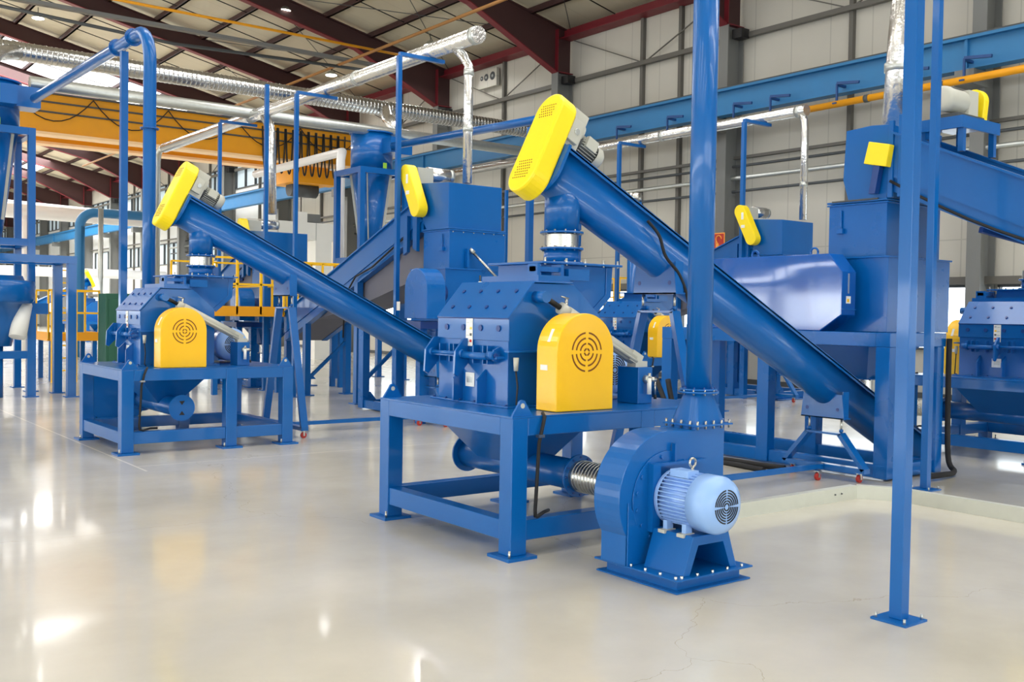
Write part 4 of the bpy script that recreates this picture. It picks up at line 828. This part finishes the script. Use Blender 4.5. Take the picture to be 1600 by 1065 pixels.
# ------------------------------------------------------------ posts
def post(x, y, h, w_, label, arm=None, plate=0.11, group='slender blue support posts', saddle=True, cap=None):
    t = thing('support_post', label, 'post', (x, y, 0), group)
    m = MB(); m.box((-w_ / 2, -w_ / 2, 0.012), (w_ / 2, w_ / 2, h), 'blue'); m.build('post', t, 0.004)
    m = MB(); m.box((-plate, -plate, 0), (plate, plate, 0.012), 'blue')
    for a in (-1, 1):
        for b in (-1, 1): m.cyl((a * plate * 0.8, b * plate * 0.8, 0.01), (a * plate * 0.8, b * plate * 0.8, 0.04), 0.008, 'galv', 6)
    m.build('foot_plate', t)
    if arm:
        m = MB(); L = abs(arm); s_ = 1 if arm > 0 else -1; m.box((0, -w_ / 2, h), (s_ * (L + 0.15), w_ / 2, h + w_ * 0.8), 'blue'); m.build('arm', t)
    return t
post(5.205, 3.155, 5.45, 0.078, 'thick blue square post standing alone in the right foreground')
post(9.44, 5.47, 7.9, 0.075, 'thinner blue post just right of the foreground post')
post(qx, 15.55, 5.5, 0.1, 'blue square post holding up the left overhead pipe')
post(8.6, 14.4, 5.9, 0.075, 'slender blue post with an arm, rising left of the central yellow chain guard', 0.72)
post(8.6, 18.25, 5.9, 0.075, 'slender blue post with an arm, second from the central shredder', 0.72)
post(8.6, 22.2, 5.9, 0.075, 'slender blue post with short arm behind the left grey gear motor', 0.72)
post(17.25, 14.4, 5.92, 0.085, 'slender blue post with an arm near the fire hose sign', 0.72)
post(17.25, 18.3, 5.92, 0.085, 'slender blue post with an arm behind the central screw conveyor top', 0.72)
post(12.6, 15.95, 5.44, 0.12, 'dark blue post left of the central discharge spout')
post(12.35, 16.4, 4.2, 0.06, 'thin blue post beside the dark blue post by the central spout')
post(9.75, 20.7, 5.9, 0.08, 'thin blue post under the middle duct, right of the drop duct')
post(8.75, 20.0, 6.4, 0.08, 'thin blue post under the corrugated duct, left of the drop duct')
post(11.2, 13.2, 4.3, 0.05, 'thin dark post right of the central shredder hopper')

# ------------------------------------------------------------ cyclones on their towers
def cyclone(x, y, label, low):
    t = thing('cyclone', label, 'cyclone', (x, y, 0), 'blue cyclones')
    m = MB(); m.cyl((0, 0, 5.2), (0, 0, 6.12), 0.52, 'blue', 40).cyl((0, 0, 6.1), (0, 0, 6.14), 0.56, 'blue', 40).box((0.2, -0.66, 5.6), (0.78, -0.1, 6.0), 'blue').box((0.0, -0.95, 5.58), (0.3, -0.4, 5.95), 'blue'); m.build('cyclone_barrel', t)
    m = MB(); m.cyl((0, 0, 5.2), (0, 0, 2.75), 0.5, 'blue', 40, 0.16)
    for a in (0.7, 2.6, 4.0, 5.4): m.beam((0.52 * math.cos(a), 0.52 * math.sin(a), 5.15), (0.28 * math.cos(a), 0.28 * math.sin(a), 3.4), 0.02, 0.06, 'grey_paint', (math.cos(a), math.sin(a), 0))
    m.build('cyclone_cone', t)
    m = MB(); H = 0.62; w_ = 0.13
    for a in (-1, 1):
        for b in (-1, 1): m.box((a * H - w_ / 2, b * H - w_ / 2, 0.02), (a * H + w_ / 2, b * H + w_ / 2, 5.2), 'blue').box((a * H - 0.12, b * H - 0.12, 0), (a * H + 0.12, b * H + 0.12, 0.02), 'blue')
    for z in (5.13, 2.95) + ((2.55,) if low else ()):
        for a in (-1, 1): m.box((-H, a * H - 0.06, z - 0.07), (H, a * H + 0.06, z + 0.07), 'blue').box((a * H - 0.06, -H, z - 0.07), (a * H + 0.06, H, z + 0.07), 'blue')
    m.build('tower_frame', t)
    m = MB(); m.box((-0.05, -0.67, 5.16), (0.05, -0.66, 5.34), 'label_green'); m.build('sticker', t)
    return t
cyclone(12.55, 22.3, 'blue cyclone on a square tower in the middle behind the belt conveyor', False)
cyclone(3.95, 22.3, 'blue cyclone on a square tower cut off by the left edge', False)
# station below the left cyclone
t = thing('bagging_stand', 'blue square stand with cross beam below the left cyclone', 'stand', (4.35, 20.6, 0))
m = MB(); m.box((-1.6, 0.45, 2.5), (0.66, 0.6, 2.64), 'blue').box((-1.6, -0.6, 2.5), (0.66, -0.45, 2.64), 'blue').box((0.51, -0.45, 2.505), (0.65, 0.45, 2.635), 'blue'); m.build('top_frame', t)
for a, b in ((0.58, -0.52), (0.58, 0.52), (-0.05, -0.2)):
    m = MB(); m.box((a - 0.075, b - 0.075, 0.02), (a + 0.075, b + 0.075, 2.5 if a > 0 else 1.62), 'blue').box((a - 0.12, b - 0.12, 0), (a + 0.12, b + 0.12, 0.02), 'blue'); m.build('leg', t)
m = MB(); m.box((-1.6, -0.26, 0.72), (-0.12, -0.14, 0.86), 'blue').box((-0.8, -0.2, 0.02), (-0.62, 0, 0.72), 'blue'); m.build('cross_beam', t)
t = thing('vibrating_hopper', 'round blue vibrating hopper hanging at the left edge', 'hopper', (3.75, 20.5, 0))
m = MB(); m.lathe((0, 0, 2.25), (0, 0, -1), [(0, 0.0), (0, 0.42), (0.08, 0.45), (0.1, 0.62), (0.2, 0.64), (0.45, 0.62), (0.5, 0.58), (0.52, 0.45), (0.9, 0.3), (1.3, 0.24), (1.3, 0)], 'blue', 36).box((0.45, -0.1, 1.55), (0.85, 0.1, 1.75), 'blue'); m.build('hopper_shell', t)
m = MB(); m.cyl((0.42, -0.12, 1.72), (0.28, -0.3, 1.12), 0.15, 'white', 20).lathe((0.42, -0.12, 1.72), (0.2, 0.2, 1), [(0, 0.15), (0.08, 0.12), (0.1, 0)], 'white', 20); m.build('vibration_motor', t, label='white vibration motor')
m = MB(); m.cyl((0, 0, 0.95), (0, 0, 0.0), 0.1, 'blue', 16); m.build('outlet_pipe', t)

# ------------------------------------------------------------ yellow railed platforms
def platform(x, y, lx, ly, z, label, posts=4, ladder=False):
    t = thing('access_platform', label, 'platform', (x, y, 0), 'yellow railed platforms'); Yc = 'yellow'
    m = MB(); m.box((0, 0, z), (lx, ly, z + 0.04), 'dark_grey').box((0, -0.02, z - 0.04), (lx, 0, z + 0.16), 'crane_yellow').box((lx, 0, z - 0.04), (lx + 0.02, ly, z + 0.16), 'crane_yellow').box((-0.02, 0, z - 0.04), (0, ly, z + 0.16), 'crane_yellow'); m.build('deck', t)
    m = MB()
    for zz in (0.6, 1.12):
        m.box((0, -0.02, z + zz - 0.02), (lx, 0.02, z + zz + 0.02), Yc).box((lx - 0.02, 0, z + zz - 0.02), (lx + 0.02, ly, z + zz + 0.02), Yc).box((0, ly - 0.02, z + zz - 0.02), (lx, ly + 0.02, z + zz + 0.02), Yc)
    for i in range(posts + 1):
        xx = lx * i / posts; m.box((xx - 0.02, -0.02, z), (xx + 0.02, 0.02, z + 1.12), Yc).box((xx - 0.02, ly - 0.02, z), (xx + 0.02, ly + 0.02, z + 1.12), Yc)
    m.build('railing', t)
    for a in (0.08, lx - 0.08):
        for b in (0.08, ly - 0.08): m = MB(); m.box((a - 0.05, b - 0.05, 0), (a + 0.05, b + 0.05, z - 0.02), 'blue'); m.build('leg', t)
    if ladder:
        m = MB()
        for a in (-0.05, 0.45): m.box((a - 0.025, -0.6, 0), (a + 0.025, -0.55, z + 1.1), Yc)
        for i in range(9): m.box((-0.05, -0.59, 0.25 + i * 0.28), (0.45, -0.56, 0.28 + i * 0.28), Yc)
        m.build('ladder', t)
    return t
platform(7.35, 19.3, 1.5, 2.4, 1.6, 'yellow railed platform between the left granulator and the belt conveyor', 3)
platform(18.95, 20.0, 0.55, 0.8, 1.6, 'small distant yellow railing right of the central feed hopper', 1)
platform(5.55, 24.6, 1.1, 1.2, 0.95, 'yellow railed platform behind the left tower', 2, ladder=True)

# ------------------------------------------------------------ kerb, sign, small wall things
m = MB()
def kerb(a, b):
    a = Vector(a); b = Vector(b); d = (b - a).normalized(); n = Vector((d.y, -d.x, 0))
    m.beam(a + Vector((0, 0, 0.06)), b + Vector((0, 0, 0.06)), 0.006, 0.12, 'galv_pale'); m.beam(a + Vector((0, 0, 0.122)) - n * 0.035, b + Vector((0, 0, 0.122)) - n * 0.035, 0.075, 0.006, 'galv_pale')
kerb((6.45, 5.56, 0), (8.4, 5.56, 0)); kerb((8.4, 5.56, 0), (8.6, 5.28, 0)); kerb((8.6, 5.28, 0), (8.6, 1.0, 0))
for p in ((8.05, 5.545), (8.15, 5.545)): m.cyl((p[0], p[1] + 0.01, 0.07), (p[0], p[1], 0.07), 0.007, 'dark_grey', 8)
tag(m.build('kerb_rail'), 'low galvanised kerb rail on the floor turning a corner behind the foreground post', 'kerb')
t = thing('fire_hose_sign', 'red fire hose sign with orange border on the wall column', 'sign', (19.82, 17.28, 3.59))
m = MB(); m.box((-0.01, -0.19, -0.25), (0, 0.19, 0.25), 'sign_orange').box((-0.014, -0.165, -0.225), (-0.01, 0.165, 0.225), 'sign_red').box((-0.01, -0.19, -0.42), (0, 0.19, -0.29), 'sign_red'); m.build('sign_board', t)
m = MB(); m.tube([(-0.018, 0.09 * math.cos(a) - 0.0, 0.09 + 0.09 * math.sin(a)) for a in [PI * 1.0 - PI * 1.25 * i / 12 for i in range(13)]] + [(-0.018, -0.03, -0.1)], 0.014, 'sign_orange', 8).box((-0.018, 0.0, -0.2), (-0.013, 0.09, -0.02), 'sign_orange').box((-0.018, 0.08, -0.02), (-0.013, 0.1, 0.06), 'sign_orange'); m.build('hose_symbol', t)
t = thing('wall_fan_panel', 'white panel with three round vents high on the wall', 'vent', (20.3, 28.1, 9.7), 'wall vents')
m = MB(); m.box((-0.02, -0.5, -0.3), (0.1, 0.5, 0.3), 'wall_panel'); m.build('panel', t)
for y, r_ in ((-0.28, 0.14), (0.08, 0.12), (0.34, 0.08)):
    m = MB(); m.cyl((-0.03, y, 0.05), (-0.02, y, 0.05), r_, 'dark_grey', 24).cyl((-0.04, y, 0.05), (-0.03, y, 0.05), r_ * 0.35, 'galv', 16); m.build('round_vent', t)
m = MB(); m.cyl((0, 0, 3.0), (0, 0, 3.95), 0.15, 'blue', 28).cyl((0, 0, 3.95), (0, 0, 4.12), 0.155, 'steel', 28).cyl((0, 0, 0), (0, 0, 3.0), 0.12, 'blue', 20)
o = m.build('vent_stack'); o.location = (14.1, 14.5, 0); tag(o, 'short blue stack with a shiny steel cap behind the central screw conveyor', 'stack')

# ------------------------------------------------------------ more of the background
t = thing('electrical_cabinet', 'dark green cabinet behind the left granulator and its post', 'cabinet', (5.62, 19.3, 0))
m = MB(); m.box((-0.35, -0.25, 0), (0.35, 0.25, 1.95), 'green_dark'); m.build('cabinet_body', t, 0.01)
m = MB(); m.box((-0.3, -0.265, 0.1), (0.3, -0.25, 1.85), 'green_dark').box((0.22, -0.28, 0.95), (0.25, -0.265, 1.1), 'black'); m.build('door', t, 0.004)
t = thing('mezzanine_duct', 'white boxy duct with a flat leg, behind the posts left of the centre cyclone', 'duct', (13.8, 32, 4.4))
m = MB(); m.box((-0.6, -0.3, -0.3), (2.6, 0.3, 0.3), 'white')
for x in (-0.2, 0.5, 1.2, 1.9): m.box((x, -0.31, -0.3), (x + 0.02, -0.3, 0.3), 'galv')
m.build('duct_body', t)
m = MB(); m.box((1.9, -0.3, -4.4), (2.5, 0.3, -0.3), 'white'); m.build('duct_leg', t)
t = thing('control_box', 'white and grey control box standing on the boxy white duct', 'box', (15.4, 31.9, 4.7))
m = MB(); m.box((-0.35, -0.15, 0.0), (0.0, 0.15, 0.35), 'white').box((0.0, -0.15, 0.02), (0.5, 0.15, 0.3), 'column_grey'); m.build('box_body', t)
platform(8.9, 19.98, 1.75, 0.55, 1.6, 'yellow railing standing left of the belt conveyor top, behind the screw conveyor', 3)
duct([(8.15, 30, 4.5), (8.15, 30, 0.0)], 'white_duct', 'thin silver vertical pipe left of the tall left post', 0.07, 'galv', group='white ducts far left')
duct([(4, 44, 5.9), (19, 44, 5.4)], 'white_duct', 'white duct high behind the left screw conveyor', 0.14, 'white_pipe', group='white ducts far left')
duct([(3, 57, 3.5), (19, 57, 3.5)], 'white_duct', 'distant low white duct crossing behind the left platform', 0.25, 'white_pipe', group='white ducts far left')
m = MB(); m.tube([(9.1, 36, 0), (9.1, 36, 4.4)] + bend((9.1, 36, 4.9), (0, 0, 1), (1, 0, 0), 0.5) + [(12, 36, 4.9)], 0.16, 'beam_blue', 20); tag(m.build('conveying_pipe'), 'pale blue distant pipe bending over behind the left tall pipe', 'pipe', 'blue pneumatic pipes')
# floor cables around the right shredder
def cable(path, label, r=0.022, group='black floor cables'):
    pts = [Vector(p) for p in path]; out = []
    for i in range(len(pts) - 1):
        p0 = pts[max(i - 1, 0)]; p1 = pts[i]; p2 = pts[i + 1]; p3 = pts[min(i + 2, len(pts) - 1)]
        for j in range(6):
            u = j / 6; out.append(0.5 * ((2 * p1) + (p2 - p0) * u + (2 * p0 - 5 * p1 + 4 * p2 - p3) * u * u + (3 * p1 - p0 - 3 * p2 + p3) * u ** 3))
    out.append(pts[-1]); m = MB(); m.tube(out, r, 'rubber', 10); return tag(m.build('cable'), label, 'cable', group)
cable([(9.3, 8.9, 0.9), (9.25, 8.7, 0.45), (9.2, 8.3, 0.06), (9.15, 7.6, 0.03), (9.2, 7.0, 0.03)], 'thick black cable curving down beside the fan outlet to the floor', 0.035)
cable([(9.2, 9.0, 0.9), (9.12, 8.6, 0.4), (9.05, 8.1, 0.05), (8.95, 7.4, 0.03), (8.9, 7.05, 0.03)], 'second black cable curving down beside the fan outlet, nearer the camera', 0.03)
cable([(10.63, 5.92, 1.5), (10.63, 5.92, 1.0), (10.63, 5.9, 0.2), (10.55, 5.78, 0.05), (10.2, 5.72, 0.05), (9.9, 5.74, 0.05)], 'black cable running down the right leg of the large shredder', 0.03)
cable([(6.292, 6.300, 2.527), (6.417, 6.280, 2.405), (6.492, 6.270, 2.228), (6.676, 6.270, 2.066), (6.791, 6.270, 1.839), (6.825, 6.270, 1.550)], 'black cable hanging over the side of the large screw conveyor', 0.014)
